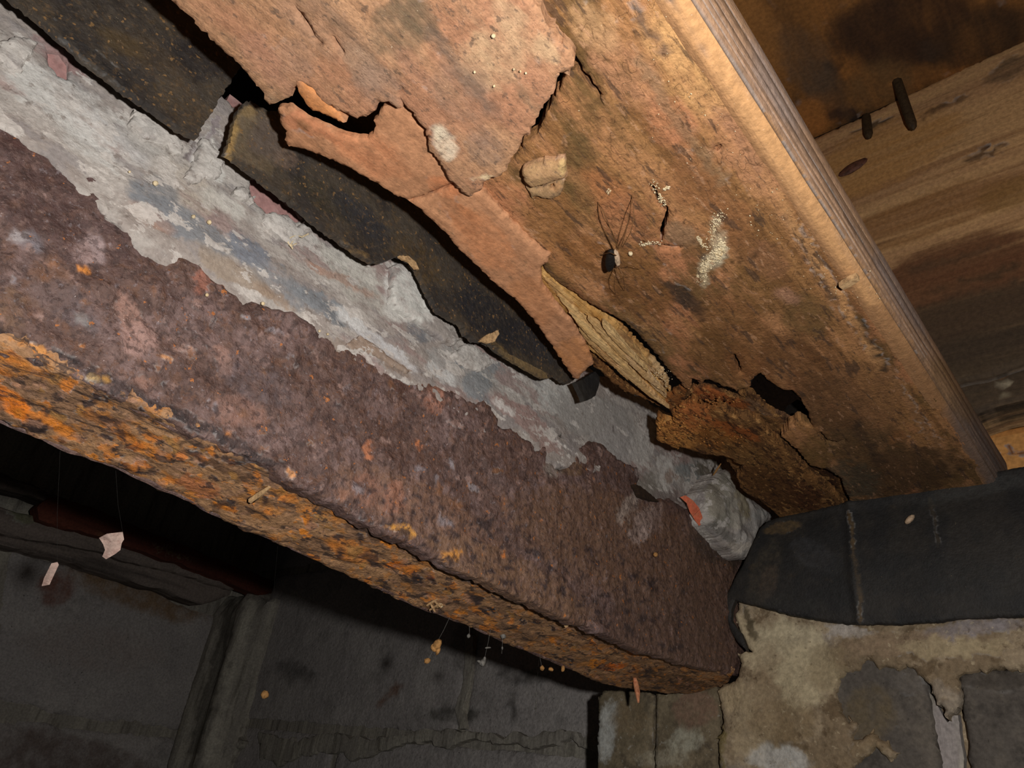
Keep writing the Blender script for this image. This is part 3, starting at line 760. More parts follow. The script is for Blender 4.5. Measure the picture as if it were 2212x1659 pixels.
# bottom flange, underside at z = 0.084
ZS = 0.084
_t = math.radians(21)
PF = ('g', np.array([XS, 0, ZS]), np.array([math.cos(_t), 0, math.sin(_t)]), np.array([0., 1, 0]), np.array([math.sin(_t), 0, -math.cos(_t)]))
NRM['g'] = PF[4]
fl_bot = [(-2500, -52), (0, 915), (50, 935), (100, 962), (170, 988), (240, 1012), (330, 1060), (420, 1096), (490, 1130), (560, 1162), (650, 1200), (740, 1242), (820, 1280), (900, 1312), (1000, 1350), (1090, 1392), (1160, 1420), (1240, 1452), (1300, 1478), (1345, 1490), (1440, 1500), (1560, 1496)]
fl_top = [(1590, 1452), (1500, 1435), (1390, 1402), (1200, 1321), (1060, 1257), (900, 1177), (760, 1102), (560, 993), (300, 868), (0, 734), (-2500, -398)]
def fl_h(P, ed):
    return 0.0026 * (fbm(P, 60, 4, (1, 0.5, 1), 4) - 0.5) + 0.0016 * (fbm(P, 300, 3, (1, 0.5, 1), 5) - 0.5)
fl_m = [(60, 790, 70, 16, 25, (204, 126, 44), 0.6), (20, 870, 60, 22, 28, (238, 130, 36), 0.95), (120, 920, 60, 14, 28, (216, 128, 42), 0.8), (30, 800, 40, 20, 20, (90, 60, 44), 0.6), (230, 910, 70, 14, 25, (166, 104, 50), 0.7), (300, 960, 60, 14, 25, (212, 128, 46), 0.8), (290, 965, 22, 9, 0, (232, 130, 44), 0.9), (395, 990, 16, 14, 30, (226, 138, 74), 0.9), (430, 1050, 50, 18, 20, (184, 116, 74), 0.8), (560, 1090, 60, 20, 20, (150, 102, 54), 0.6), (760, 1190, 60, 20, 22, (196, 124, 60), 0.8),
        (860, 1222, 26, 8, 8, (238, 128, 30), 0.95), (880, 1232, 10, 12, 0, (238, 128, 34), 0.95), (930, 1243, 10, 10, 0, (230, 110, 40), 0.95), (1060, 1345, 14, 8, 0, (218, 144, 72), 0.9), (1025, 1310, 12, 7, 0, (206, 130, 60), 0.8), (1285, 1432, 14, 8, 0, (230, 140, 34), 0.9), (1325, 1440, 30, 6, -10, (226, 116, 34), 0.9), (1450, 1470, 90, 20, 10, (96, 72, 52), 0.7), (500, 1020, 140, 10, 26, (84, 60, 44), 0.7), (800, 1150, 160, 10, 26, (86, 62, 46), 0.7),
        (1000, 1240, 160, 9, 25, (84, 60, 44), 0.7)]
for _ in range(260):     # flaking scabs, dark pits and orange bloom along the underside
    x = rr_.uniform(-40, 1480)
    t_ = rr_.random()
    yt, yb = 750 + 0.452 * x, 912 + 0.435 * x - max(0, x - 900) * 0.03
    k_ = 1.35 - 0.55 * x / 1500
    col_ = rr_.choice([(54, 44, 46)] * 5 + [(216, 130, 54)] * 3 + [(232, 140, 44), (178, 130, 100), (170, 124, 70)])
    fl_m.append((x, yt + (yb - yt) * t_, rr_.uniform(7, 17) * k_, rr_.uniform(4, 8) * k_, rr_.uniform(5, 40), col_, rr_.uniform(0.6, 0.95)))
plate('flange', fl_bot + fl_top, PF, 0.007, 0.0009, M['rust_orange'], lint, None, fl_m, wob=12, hf=fl_h, rag=0.0016, rag_scale=420, edge=0.0022)['label'] = 'orange and black mottled underside flange'
# delaminating rust lips along the corner and outer edge
def strip_tube(pts, plane, r, name, mat, parent, off=0.0, seed=1, label=None):
    q = resample(np.array(pts), 14)[:int(len(resample(np.array(pts), 14)))]
    q = []
    for i in range(len(pts) - 1):
        a, b = np.array(pts[i], float), np.array(pts[i + 1], float)
        k = max(2, int(np.linalg.norm(b - a) / 9))
        q += [a + (b - a) * j / k for j in range(k)]
    q = np.array(q)
    P = np.array([on(x, y, plane) for x, y in q])
    P = P + off * NRM[plane[0]] + 0.0024 * np.stack([fbm(P, 90, 3, seed=seed) - 0.5, fbm(P, 90, 3, seed=seed + 1) - 0.5, fbm(P, 90, 3, seed=seed + 2) - 0.5], 1)
    rr = r * (0.1 + 1.2 * fbm(P, 80, 3, seed=seed + 7))
    rr[0] = rr[-1] = r * 0.1
    V, F = tube(P, rr, 7)
    o = mesh_obj(name, V, F, mat, parent)
    if label: o['label'] = label
    return o
strip_tube([(-900, 343), (0, 751), (300, 885), (560, 1010), (760, 1118), (900, 1191)], ('z', ZS), 0.0011, 'rust_lip', M['rust'], lint, 0.0004, 3)
strip_tube([(900, 1191), (1060, 1271), (1200, 1335), (1390, 1414), (1500, 1446), (1590, 1462)], ('z', ZS), 0.0012, 'rust_lip', M['rust'], lint, 0.0004, 5)
strip_tube([(-900, 564), (0, 912), (100, 958), (240, 1008), (420, 1090), (560, 1156), (740, 1236), (900, 1308), (1090, 1388), (1240, 1448), (1345, 1486)], PF, 0.0014, 'rust_lip', M['rust'], lint, -0.001, 8)

# ================================================================== MORTAR BED AND BRICKS ABOVE THE LINTEL
XM = -0.2125
course = empty('brick_course', (XM - 0.02, 0.2, 0.14), 'brick course on the rusted lintel, smeared with whitish grey mortar, under the felt strips', 'masonry')
bj = [on(428, 320, ('x', XM))[1], on(40, 120, ('x', XM))[1], on(1000, 760, ('x', XM))[1]]
ys = [-0.24, bj[1], bj[0], bj[0] + 0.115, bj[0] + 0.235, 0.45]
for i in range(5):
    plate('brick', [(ys[i] + 0.0016, 0.1475), (ys[i + 1] - 0.0016, 0.1475), (ys[i + 1] - 0.0016, 0.2105), (ys[i] + 0.0016, 0.2105)], ('x', XM), 0.06, 0.004, M['brick_red'], course, world=True,
          hf=lambda P, e: 0.0012 * (fbm(P, 120, 3) - 0.5), edge=0.002, seed=i)
def mo_h(P, ed):
    z = P[:, 2]
    ledge = np.clip((0.172 - z) / 0.026, 0, 1)
    return 0.0034 * ledge * (0.5 + fbm(P, 70, 3, (1, 0.6, 1), 3)) + 0.0026 * (fbm(P, 90, 4, (1, 0.4, 1), 4) - 0.5) * (0.35 + ledge) + 0.0008 * (fbm(P, 420, 3, (1, 0.7, 1), 5) - 0.5)
WHT, BLU, PK2, BGE, GRY2 = (208, 204, 198), (122, 128, 136), (158, 116, 112), (178, 164, 146), (140, 134, 130)
mo_m = [(200, 250, 240, 40, 36, WHT, 0.5), (60, 180, 60, 40, 30, (190, 188, 182), 0.6), (170, 290, 120, 26, 40, (200, 198, 192), 0.6), (120, 115, 60, 22, 35, PK2, 0.6), (150, 140, 50, 14, 35, (150, 112, 108), 0.6), (300, 330, 120, 20, 38, (176, 172, 170), 0.6), (330, 300, 60, 40, 30, (164, 158, 150), 0.6), (400, 400, 90, 40, 35, BGE, 0.5), (445, 335, 30, 40, 0, (206, 202, 194), 0.85), (468, 370, 24, 20, 0, (200, 196, 188), 0.8),
        (330, 420, 60, 40, 30, BLU, 0.6), (370, 470, 70, 30, 35, BLU, 0.75), (430, 500, 80, 34, 35, (126, 130, 136), 0.75), (540, 545, 60, 26, 35, (118, 126, 140), 0.8), (480, 440, 60, 22, 35, (196, 192, 182), 0.6), (510, 590, 110, 26, 30, (160, 140, 120), 0.8), (620, 620, 90, 30, 30, (132, 134, 138), 0.6), (700, 660, 80, 22, 32, (120, 128, 136), 0.7), (640, 500, 50, 22, 30, (190, 184, 176), 0.7),
        (760, 575, 80, 26, 28, (196, 190, 178), 0.7), (790, 640, 110, 22, 30, (186, 180, 168), 0.6), (730, 600, 90, 9, 28, (176, 128, 104), 0.6), (880, 640, 50, 60, 20, (206, 204, 198), 0.75), (860, 600, 30, 30, 0, (204, 200, 194), 0.6), (820, 740, 100, 16, 36, (196, 196, 198), 0.7), (760, 690, 40, 12, 36, (214, 214, 212), 0.7), (740, 760, 60, 22, 34, (150, 132, 118), 0.7), (840, 780, 60, 14, 36, (150, 128, 112), 0.7), (900, 720, 30, 20, 20, (112, 116, 124), 0.6), (960, 700, 40, 40, 30, (198, 194, 186), 0.6),
        (1000, 800, 90, 40, 30, (158, 154, 150), 0.6), (1030, 830, 30, 30, 0, (126, 134, 140), 0.7), (990, 790, 18, 12, 0, (120, 126, 132), 0.7), (1060, 790, 20, 14, 0, (124, 128, 132), 0.6), (1050, 860, 16, 14, 0, (122, 128, 134), 0.6), (950, 810, 40, 14, 40, (204, 204, 202), 0.6), (1120, 890, 70, 20, 32, (166, 130, 122), 0.75), (1160, 930, 60, 14, 32, (164, 132, 124), 0.8), (1090, 880, 30, 5, 40, (216, 210, 204), 0.8), (1200, 850, 40, 50, 20, (184, 182, 176), 0.6), (1200, 950, 60, 5, 30, (216, 208, 200), 0.8), (1280, 900, 90, 50, 20, (158, 152, 146), 0.85), (1180, 960, 40, 10, 30, (160, 128, 118), 0.7),
        (1340, 960, 60, 40, 10, (160, 154, 150), 0.8), (1440, 1020, 26, 44, 0, (206, 200, 192), 0.6), (1390, 960, 24, 60, 10, (192, 186, 178), 0.55), (1450, 1030, 10, 16, 0, (150, 112, 88), 0.6), (1490, 1020, 26, 24, 0, (136, 140, 138), 0.7), (1400, 1050, 30, 30, 0, (132, 124, 112), 0.7), (1460, 1075, 50, 14, 10, (128, 112, 106), 0.7), (1530, 1010, 30, 20, 0, (104, 92, 70), 0.7), (1215, 935, 6, 6, 0, (60, 52, 46), 0.8), (1325, 925, 4, 5, 0, (60, 50, 44), 0.8),
        (20, 330, 70, 30, 30, (150, 148, 150), 0.4), (330, 470, 60, 20, 30, (172, 128, 104), 0.5), (590, 640, 50, 14, 30, (160, 128, 100), 0.6), ('line', [(474, 256), (440, 318), (404, 338)], 9, (146, 132, 134), 0.8), ('line', [(430, 300), (398, 342)], 5, (112, 100, 98), 0.8), (440, 350, 30, 30, 0, (196, 192, 188), 0.5)]  # notch at the brick joint left flat, its shading painted as darker lines
hole1 = [(545, 385), (575, 392), (605, 420), (640, 452), (655, 472), (640, 478), (622, 462), (600, 462), (580, 470), (566, 448), (545, 432), (540, 405)]
hole2 = [(455, 262), (470, 250), (478, 262), (445, 330), (420, 352), (402, 340), (396, 325), (410, 318), (425, 310)]
hole3 = [(100, 104), (128, 112), (150, 140), (150, 168), (128, 160), (108, 140)]
plate('mortar', [(-2500, -1947), (60, -40), (230, 70), (460, 190), (560, 270), (700, 400), (850, 500), (960, 560), (1080, 680), (1200, 760), (1320, 820), (1440, 890), (1560, 950), (1680, 1060), (1690, 1180), (1600, 1210), (1480, 1130), (1330, 1030), (1180, 1010), (1060, 960), (900, 850), (700, 760), (480, 660), (300, 560), (180, 430), (60, 330), (-2500, -1108)],
      ('x', XM + 0.002), 0.004, 0.0010, M['mortar'], course, None, mute(mo_m, 0.7), wob=14, hf=mo_h, rag=0.002, rag_scale=300, edge=0.0012, holes=[hole1, hole3])
# thin overlapping crust edges of mortar
plate('mortar_crust', [(850, 572), (880, 560), (900, 580), (915, 622), (930, 650), (945, 676), (990, 706), (1000, 730), (985, 742), (960, 738), (940, 720), (900, 690), (860, 664), (845, 640), (852, 610)],
      ('x', XM + 0.006), 0.004, 0.0010, M['mortar'], course, None, [(890, 640, 60, 80, 20, (204, 202, 196), 0.7)], hf=lambda P, e: 0.002 * (fbm(P, 200, 3) - 0.3), rag=0.0014, rag_scale=500, edge=0.0016)
plate('mortar_crust', [(780, 726), (800, 736), (840, 770), (880, 796), (892, 800), (880, 806), (850, 790), (812, 766), (790, 758), (760, 760), (750, 744)],
      ('x', XM + 0.0065), 0.003, 0.0010, M['mortar'], course, None, [(820, 770, 80, 40, 30, (150, 130, 114), 0.8)], hf=lambda P, e: 0.001 * (fbm(P, 200, 3) - 0.3), rag=0.001, rag_scale=500, edge=0.001)

for q in ([(440, 300), (455, 306), (480, 330), (486, 350), (476, 362), (482, 372), (468, 384), (448, 378), (430, 392), (410, 396), (400, 384), (418, 360), (428, 330)],
          [(572, 462), (596, 456), (620, 470), (650, 490), (662, 480), (676, 500), (650, 512), (640, 530), (616, 520), (598, 500), (580, 486)],
          [(512, 402), (530, 400), (540, 420), (556, 424), (548, 436), (524, 430), (508, 416)],
          [(296, 236), (330, 252), (380, 284), (400, 310), (392, 330), (350, 306), (310, 290), (280, 262)],
          [(20, 80), (60, 76), (84, 92), (60, 120), (40, 150), (10, 140), (-20, 110)],
          [(1010, 742), (1050, 760), (1064, 784), (1040, 800), (1000, 790), (980, 764)]):
    plate('mortar_crust', q, ('x', XM + 0.0052), 0.004, 0.0010, M['mortar'], course, None, [(q[0][0], q[0][1], 200, 200, 0, (196, 191, 185), 0.55)], hf=lambda P, e: 0.0012 * (fbm(P, 240, 3) - 0.3), rag=0.0016, rag_scale=600, edge=0.001)
# lump of mortar jammed under the timber end
lump_o = [(1550, 1022), (1572, 1014), (1590, 1020), (1592, 1042), (1602, 1056), (1622, 1072), (1640, 1084), (1664, 1108), (1662, 1122), (1640, 1140), (1630, 1176), (1616, 1206), (1600, 1210), (1570, 1184), (1545, 1155), (1522, 1130), (1518, 1100), (1521, 1062), (1534, 1040)]
XQ = -0.1985
lump = plate('mortar_lump', lump_o, ('x', XQ), 0.012, 0.0010, M['mortar'], None, None,
      [(1570, 1080, 50, 60, 0, (150, 146, 134), 0.8), (1545, 1080, 20, 40, 0, (150, 142, 128), 0.6), (1590, 1100, 14, 50, -10, (190, 182, 170), 0.6), (1605, 1090, 10, 40, -15, (150, 136, 106), 0.6), (1600, 1180, 30, 14, 0, (196, 186, 174), 0.7), (1640, 1110, 20, 14, 0, (174, 174, 170), 0.6), (1560, 1150, 40, 12, 30, (118, 114, 108), 0.7)],
      hf=lambda P, e: 0.0075 * np.sqrt(np.clip(e / 0.012, 0, 1)) + 0.004 * (fbm(P, 110, 3, seed=3) - 0.5), rag=0.0012, rag_scale=400, edge=0.002)
lump_tagged = tag(lump, 'grey lump of mortar wedged under the rotten timber end beside the black felt', 'mortar')

# ================================================================== FELT DAMP COURSE STRIPS
XD = -0.197
def felt_h(P, ed):
    return 0.0035 * (fbm(P, 22, 2, seed=3) - 0.5) + 0.0007 * (fbm(P, 200, 3, seed=4) - 0.5) + 0.0040 * np.clip((0.19 - P[:, 2]) / 0.03, 0, 1) ** 2
f1 = [(-2500, -1832), (20, -2), (51, 20), (80, 46), (111, 71), (150, 106), (182, 135), (210, 154), (236, 176), (262, 198), (290, 216), (338, 246), (381, 280), (410, 296), (422, 300), (430, 284), (455, 246), (480, 206), (503, 167), (540, 120), (420, -30), (330, -110), (-2200, -2296)]
felt1 = plate('damp_course_strip', f1, ('x', XD), 0.0026, 0.0014, M['felt'], None, None,
      [(250, 40, 200, 60, 35, (48, 44, 42), 0.5), (200, 120, 120, 14, 40, (40, 40, 42), 0.6), (330, 130, 90, 40, 35, (80, 66, 50), 0.45), (400, 230, 60, 40, 35, (80, 66, 50), 0.45), (260, 90, 60, 20, 30, (96, 78, 50), 0.4), (440, 120, 60, 60, 35, (44, 40, 40), 0.6)],
      hf=felt_h, rag=0.0009, rag_scale=900)
tag(felt1, 'upper black bitumen felt strip with a clean cut end, above the whitish mortar', 'felt')
f2 = [(523, 226), (540, 218), (556, 228), (580, 240), (610, 236), (640, 250), (700, 270), (860, 330), (1000, 440), (1100, 560), (1180, 640), (1260, 760), (1262, 800), (1240, 822), (1226, 828), (1215, 823), (1200, 812), (1186, 816), (1168, 812), (1106, 776), (1045, 740), (1020, 738), (1001, 725), (994, 704), (960, 684), (940, 671), (929, 646), (915, 617), (900, 581), (888, 566), (875, 556), (853, 554), (831, 566), (803, 568), (780, 556), (740, 527), (706, 504), (675, 483), (641, 452), (608, 425), (567, 395), (540, 372), (520, 356), (486, 334), (486, 321), (493, 304), (500, 284), (510, 250)]
felt2 = empty('damp_course_strip', on(780, 430, ('x', XD)))
tag(felt2, 'long black bitumen felt strip with a crusty left end, sagging under the cracked timber', 'felt')
plate('felt_sheet', f2, ('x', XD), 0.0026, 0.0013, M['felt'], felt2, None,
      [(560, 300, 70, 60, 20, (116, 102, 88), 0.6), (520, 290, 34, 60, 20, (112, 98, 76), 0.6), (535, 240, 20, 12, 0, (150, 126, 88), 0.7), (575, 300, 40, 44, 20, (96, 84, 76), 0.75), (560, 350, 40, 18, 30, (104, 90, 68), 0.5), (498, 310, 9, 60, 12, (176, 144, 92), 0.85), (620, 345, 30, 20, 20, (110, 92, 80), 0.6), (700, 430, 80, 26, 38, (62, 56, 44), 0.5), (900, 560, 70, 40, 45, (92, 72, 44), 0.4), (780, 470, 90, 26, 40, (50, 50, 54), 0.6), (1050, 680, 90, 40, 45, (42, 42, 46), 0.7), (1150, 740, 60, 30, 45, (46, 46, 50), 0.7), (770, 545, 40, 10, 35, (128, 104, 70), 0.5), (1080, 755, 50, 6, 30, (130, 106, 66), 0.5)],
      hf=felt_h, rag=0.0010, rag_scale=900)
plate('peeled_fibre', [(862, 552), (884, 552), (898, 566), (906, 582), (898, 580), (886, 566), (866, 558)], ('x', XD + 0.005), 0.0012, 0.0010, M['chip_wood'], felt2, rag=0.0005)['label'] = 'tan peeling fibre at the notch'
plate('peeled_fibre', [(1036, 736), (1050, 724), (1066, 718), (1076, 712), (1078, 722), (1070, 738), (1054, 742)], ('x', XD + 0.005), 0.0012, 0.0010, M['chip_wood'], felt2, rag=0.0005)['label'] = 'tan flake standing off the felt'
plate('felt_fold', [(1058, 744), (1090, 760), (1140, 784), (1180, 806), (1184, 818), (1168, 816), (1120, 788), (1070, 758)], ('x', XD + 0.0035), 0.0016, 0.0010, M['felt'], felt2, None, [(1140, 790, 80, 20, 28, (124, 104, 72), 0.7)], rag=0.0005)
stub = plate('felt_scrap', [(1244, 826), (1262, 818), (1286, 802), (1296, 812), (1294, 832), (1288, 852), (1276, 862), (1262, 866), (1254, 846)], ('x', -0.192), 0.0026, 0.0010, M['felt_dark'], None, None, [], hf=lambda P, e: 0.001 * (fbm(P, 300, 2) - 0.5), rag=0.0006)
tag(stub, 'small torn black felt scrap poking out under the orange broken strip of timber', 'felt')

# apron over the pier
YA = 0.425
ap = [(1661, 1124), (1700, 1114), (1758, 1103), (1838, 1082), (1948, 1061), (2074, 1036), (2125, 1025), (2184, 1011), (2230, 1003), (3300, 845), (3300, 1287), (2212, 1331), (2074, 1335), (2024, 1343), (1939, 1348), (1842, 1348), (1788, 1343), (1720, 1331), (1674, 1320), (1636, 1310), (1590, 1299), (1582, 1318), (1581, 1339), (1590, 1356), (1602, 1369), (1609, 1390), (1615, 1407), (1598, 1392), (1585, 1377), (1572, 1345), (1566, 1322), (1566, 1301), (1577, 1280), (1594, 1250), (1611, 1221), (1628, 1179), (1644, 1141)]
def ap_h(P, ed):
    x, z = P[:, 0], P[:, 2]
    b = 0.0035 * np.sin(np.clip((z - 0.108) / 0.066, 0, 1) * math.pi)
    cr = np.exp(-((x - apx - 0.02 * (z - 0.14)) / 0.0022) ** 2) * 0.0012
    return b + 0.0030 * (fbm(P, 26, 3, seed=9) - 0.5) + cr
apx = on(1846, 1220, ('y', YA))[0]
apron = plate('damp_course_apron', ap, ('y', YA), 0.0030, 0.0013, M['felt_dark'], None, None,
      [('line', [(1834, 1110), (1845, 1200), (1854, 1250), (1860, 1346)], 5, (98, 78, 50), 0.62), ('line', [(2010, 1080), (2020, 1130), (2028, 1180)], 5, (70, 60, 46), 0.4), (1650, 1240, 30, 80, 20, (76, 68, 56), 0.4), (1660, 1260, 20, 40, 15, (84, 68, 56), 0.3), (1690, 1140, 40, 12, -12, (104, 84, 56), 0.6), (1760, 1200, 60, 30, 30, (58, 58, 60), 0.5), (1700, 1300, 90, 20, 8, (52, 51, 48), 0.4), (1960, 1240, 200, 50, 0, (34, 34, 34), 0.5), (2100, 1060, 120, 20, -14, (58, 58, 56), 0.4)],
      hf=ap_h, rag=0.0007, rag_scale=400, edge=0.001, wob=5)
tag(apron, 'wide black felt apron hanging over the brick pier, a vertical crease at its left', 'felt')

# ================================================================== ROTTEN TIMBER
beam = empty('rotten_timber', (-0.10, 0.20, ZB), 'broad cracked timber seen from below, tan and brown, rotten along its lower edge', 'timber')
def L2(y): return 1498 + 0.640 * y
def wood_h(P, ed):
    return 0.0024 * (fbm(P, 30, 3, (1, 0.25, 1), 3) - 0.5) + 0.0005 * (fbm(P, 260, 3, (1, 0.08, 1), 4) - 0.5) + 0.0008 * (fbm(P, 160, 3, (1, 0.6, 1), 5) - 0.5)
body = [(540, -700), (1116, 0), (1162, 44), (1190, 54), (1212, 86), (1243, 122), (1253, 140), (1262, 154), (1274, 170), (1287, 190), (1308, 230), (1292, 213), (1276, 194), (1260, 174), (1246, 152), (1234, 156), (1218, 172), (1206, 200), (1186, 238), (1168, 276), (1160, 296), (1136, 312), (1122, 330), (1104, 350), (1060, 374), (1030, 390), (1046, 424), (1062, 446), (1090, 480), (1150, 550), (1172, 574), (1180, 590), (1204, 612), (1247, 637), (1287, 664), (1323, 682), (1344, 694), (1362, 704), (1381, 723), (1419, 767), (1437, 790), (1456, 812), (1470, 826), (1479, 838), (1490, 842), (1494, 818), (1506, 822), (1516, 832), (1526, 820), (1545, 826), (1560, 834), (1575, 838), (1590, 846), (1600, 842), (1619, 836), (1628, 816), (1644, 808), (1656, 822), (1672, 830), (1688, 842), (1708, 844), (1726, 858), (1738, 876), (1749, 900), (1756, 924),
        (1726, 912), (1704, 926), (1691, 946), (1708, 962), (1723, 975), (1736, 990), (1750, 1007), (1770, 1014), (1788, 1018), (1806, 1028), (1820, 1038), (1824, 1061), (1836, 1079), (1850, 1150), (2080, 1100), (L2(1110) - 22, 1110), (L2(800) - 26, 800), (L2(400) - 32, 400), (L2(0) - 40, 0), (L2(-700) - 70, -700)]
crack1 = [(1232, 128), (1242, 132), (1252, 152), (1266, 170), (1278, 190), (1292, 208), (1304, 226), (1296, 222), (1282, 206), (1268, 186), (1254, 166), (1242, 150)]
crack2 = [(1400, 398), (1410, 402), (1420, 420), (1428, 436), (1442, 450), (1444, 462), (1434, 452), (1424, 442), (1414, 424), (1404, 410)]
crack3 = [(1426, 494), (1440, 458), (1446, 462), (1436, 496), (1430, 528), (1424, 528)]
crack4 = [(1388, 524), (1402, 530), (1428, 530), (1470, 534), (1472, 540), (1428, 537), (1402, 536)]
crack5 = [(1542, 322), (1556, 314), (1560, 320), (1548, 330)]
crack6 = [(1582, 766), (1588, 766), (1598, 786), (1602, 806), (1598, 806), (1590, 788)]
crack7 = [(1774, 934), (1788, 953), (1812, 957), (1830, 949), (1828, 955), (1810, 963), (1786, 960), (1768, 938)]
crack8 = [(1806, 620), (1816, 618), (1828, 620), (1836, 626), (1824, 628), (1810, 628)]
OLV, DKB, TAN2, ORB = (98, 76, 42), (70, 50, 32), (176, 122, 78), (150, 92, 46)
bm = [(1350, 150, 100, 60, 50, (192, 132, 92), 0.5), (1430, 80, 70, 50, 50, (206, 150, 92), 0.7), (1500, 150, 60, 120, -32, (212, 158, 96), 0.55), (1620, 340, 40, 160, -32, (200, 140, 88), 0.55), (1450, 260, 60, 50, 40, (190, 122, 80), 0.7), (1280, 60, 70, 40, 40, (196, 148, 100), 0.6), (1250, 330, 50, 40, 0, OLV, 0.55), (1190, 470, 60, 60, 40, (150, 100, 52), 0.7), (1230, 560, 60, 40, 40, (168, 112, 60), 0.6), (1300, 420, 60, 50, 20, (178, 112, 64), 0.6), (1350, 470, 60, 50, 20, (176, 112, 70), 0.6), (1470, 505, 40, 24, 10, (150, 112, 78), 0.8), (1490, 400, 70, 50, 30, (158, 102, 60), 0.5),
      (1290, 540, 40, 20, 40, (146, 92, 44), 0.7), (1380, 620, 90, 50, 40, (120, 78, 36), 0.7), (1470, 640, 60, 14, 40, (58, 46, 36), 0.85), (1500, 660, 40, 14, 45, (56, 44, 36), 0.85), (1400, 700, 90, 20, 42, (150, 108, 62), 0.6), (1520, 560, 50, 40, 20, (112, 80, 42), 0.6), (1570, 480, 60, 60, 30, (160, 104, 60), 0.5), (1640, 620, 60, 60, 30, (128, 88, 44), 0.6), (1600, 720, 110, 60, 40, (124, 80, 40), 0.55), (1560, 770, 70, 50, 40, (112, 74, 36), 0.6), (1660, 560, 50, 40, 30, (150, 100, 64), 0.6), (1740, 680, 60, 50, 40, (120, 88, 48), 0.6), (1720, 790, 90, 60, 40, (116, 74, 40), 0.65), (1800, 880, 90, 60, 40, (110, 74, 44), 0.7), (1880, 860, 60, 90, -35, (136, 92, 56), 0.5), (1880, 980, 100, 60, 20, (98, 72, 44), 0.75), (1960, 1020, 120, 50, -10, (88, 62, 38), 0.8), (1840, 1040, 60, 40, 10, (82, 76, 60), 0.75), (1760, 980, 40, 40, 30, (120, 88, 46), 0.7), (1940, 945, 18, 16, 0, (150, 98, 54), 0.8), (1620, 800, 60, 30, 40, (140, 86, 46), 0.6),
      ('line', [(1345, 0), (1380, 40), (1440, 115)], 9, (96, 78, 66), 0.8), ('line', [(1700, 460), (1740, 530), (1800, 640)], 9, (104, 76, 56), 0.7), ('line', [(1860, 700), (1890, 760), (1910, 800)], 10, (64, 54, 42), 0.8), ('line', [(1640, 350), (1690, 430), (1760, 560), (1820, 650), (1900, 790)], 10, (212, 152, 92), 0.6), ('line', [(1920, 800), (1990, 910), (2060, 1010)], 8, (150, 106, 66), 0.6), ('line', [(1850, 920), (1900, 1000)], 10, (60, 46, 34), 0.7), ('line', [(1960, 770), (2010, 850)], 6, (60, 48, 38), 0.7), ('line', [(1380, 130), (1460, 260), (1560, 390)], 14, (150, 118, 84), 0.5), ('line', [(1560, 240), (1640, 370)], 10, (150, 108, 80), 0.5),
      ('line', [(1212, 520), (1290, 600), (1380, 680)], 12, (110, 66, 28), 0.6), ('line', [(1580, 570), (1640, 545), (1680, 525)], 4, (92, 60, 32), 0.7), ('line', [(1460, 330), (1530, 420)], 5, (130, 88, 58), 0.5), (1380, 560, 50, 30, 20, (136, 90, 44), 0.7), (1552, 535, 16, 26, 20, (214, 198, 164), 0.8), (1535, 565, 18, 30, 30, (206, 190, 156), 0.75), (1545, 490, 14, 34, 15, (190, 172, 138), 0.55), (1525, 600, 10, 24, 20, (186, 166, 130), 0.5), (1620, 330, 120, 60, 40, (184, 124, 88), 0.4), (1250, 420, 30, 60, -40, (110, 88, 48), 0.5), (1700, 640, 30, 16, 30, (170, 120, 92), 0.6), (1600, 900, 30, 10, 30, (120, 70, 34), 0.5)]
plate('hollow_core', [p if p[1] < 800 else p for p in body], ('z', ZB + 0.0125), 0.014, 0.006, M['hollow'], beam)['label'] = 'rotten core of the timber, painted near black for the shade in its cracks'  # dark plate behind the cracks, deep shade put into its colour
Vb, Fb, nfb = solid(body, ('z', ZB), 0.006, 0.0017, hf=wood_h, holes=[crack2, crack3, crack4, crack5, crack6, crack7, crack8], rag=0.0010, rag_scale=700, edge=0.0012)
mesh_obj('beam_body', Vb, Fb, M['beam_wood'], beam, paint(Vb, None, mute(bm, 0.86), 16, 4))
# weathered right edge: rounded arris with open grain ridges running along it
xe = -0.0528
prof = [(-0.0110, 0.0030), (-0.0090, 0.0006), (-0.0070, -0.0004), (-0.0045, -0.0005), (-0.0022, 0.0000), (-0.0008, 0.0010), (-0.0010, 0.0018), (0.0002, 0.0026), (0.0006, 0.0042), (-0.0003, 0.0049), (0.0008, 0.0056), (0.0010, 0.0072), (0.0001, 0.0080), (0.0011, 0.0088), (0.0013, 0.0112), (0.0006, 0.0121),
        (0.0014, 0.0130), (0.0015, 0.0180), (0.0009, 0.0189), (0.0015, 0.0198), (0.0014, 0.0255), (0.0006, 0.0282), (-0.006, 0.0287)]
gro = {6: 0.8, 9: 1.0, 12: 0.8, 15: 0.95, 18: 0.7}
ysg = np.arange(-0.16, 0.462, 0.0016)
npf = len(prof)
P = np.array([(xe + a, y, ZB + b) for y in ysg for a, b in prof])
nz = 0.0006 * (fbm(P, 140, 3, (1, 0.06, 1), 2) - 0.5) + 0.0012 * (fbm(P, 40, 3, (1, 0.4, 1), 6) - 0.5)
P[:, 0] += nz; P[:, 2] -= nz * 0.6
F = []
for i in range(len(ysg) - 1):
    for k in range(npf - 1):
        a = i * npf + k
        F.append((a, a + 1, a + npf + 1, a + npf))
F.append(tuple(range(npf))); F.append(tuple((len(ysg) - 1) * npf + k for k in range(npf))[::-1])
for i in range(len(ysg) - 1):
    F.append((i * npf + npf - 1, i * npf, (i + 1) * npf, (i + 1) * npf + npf - 1))
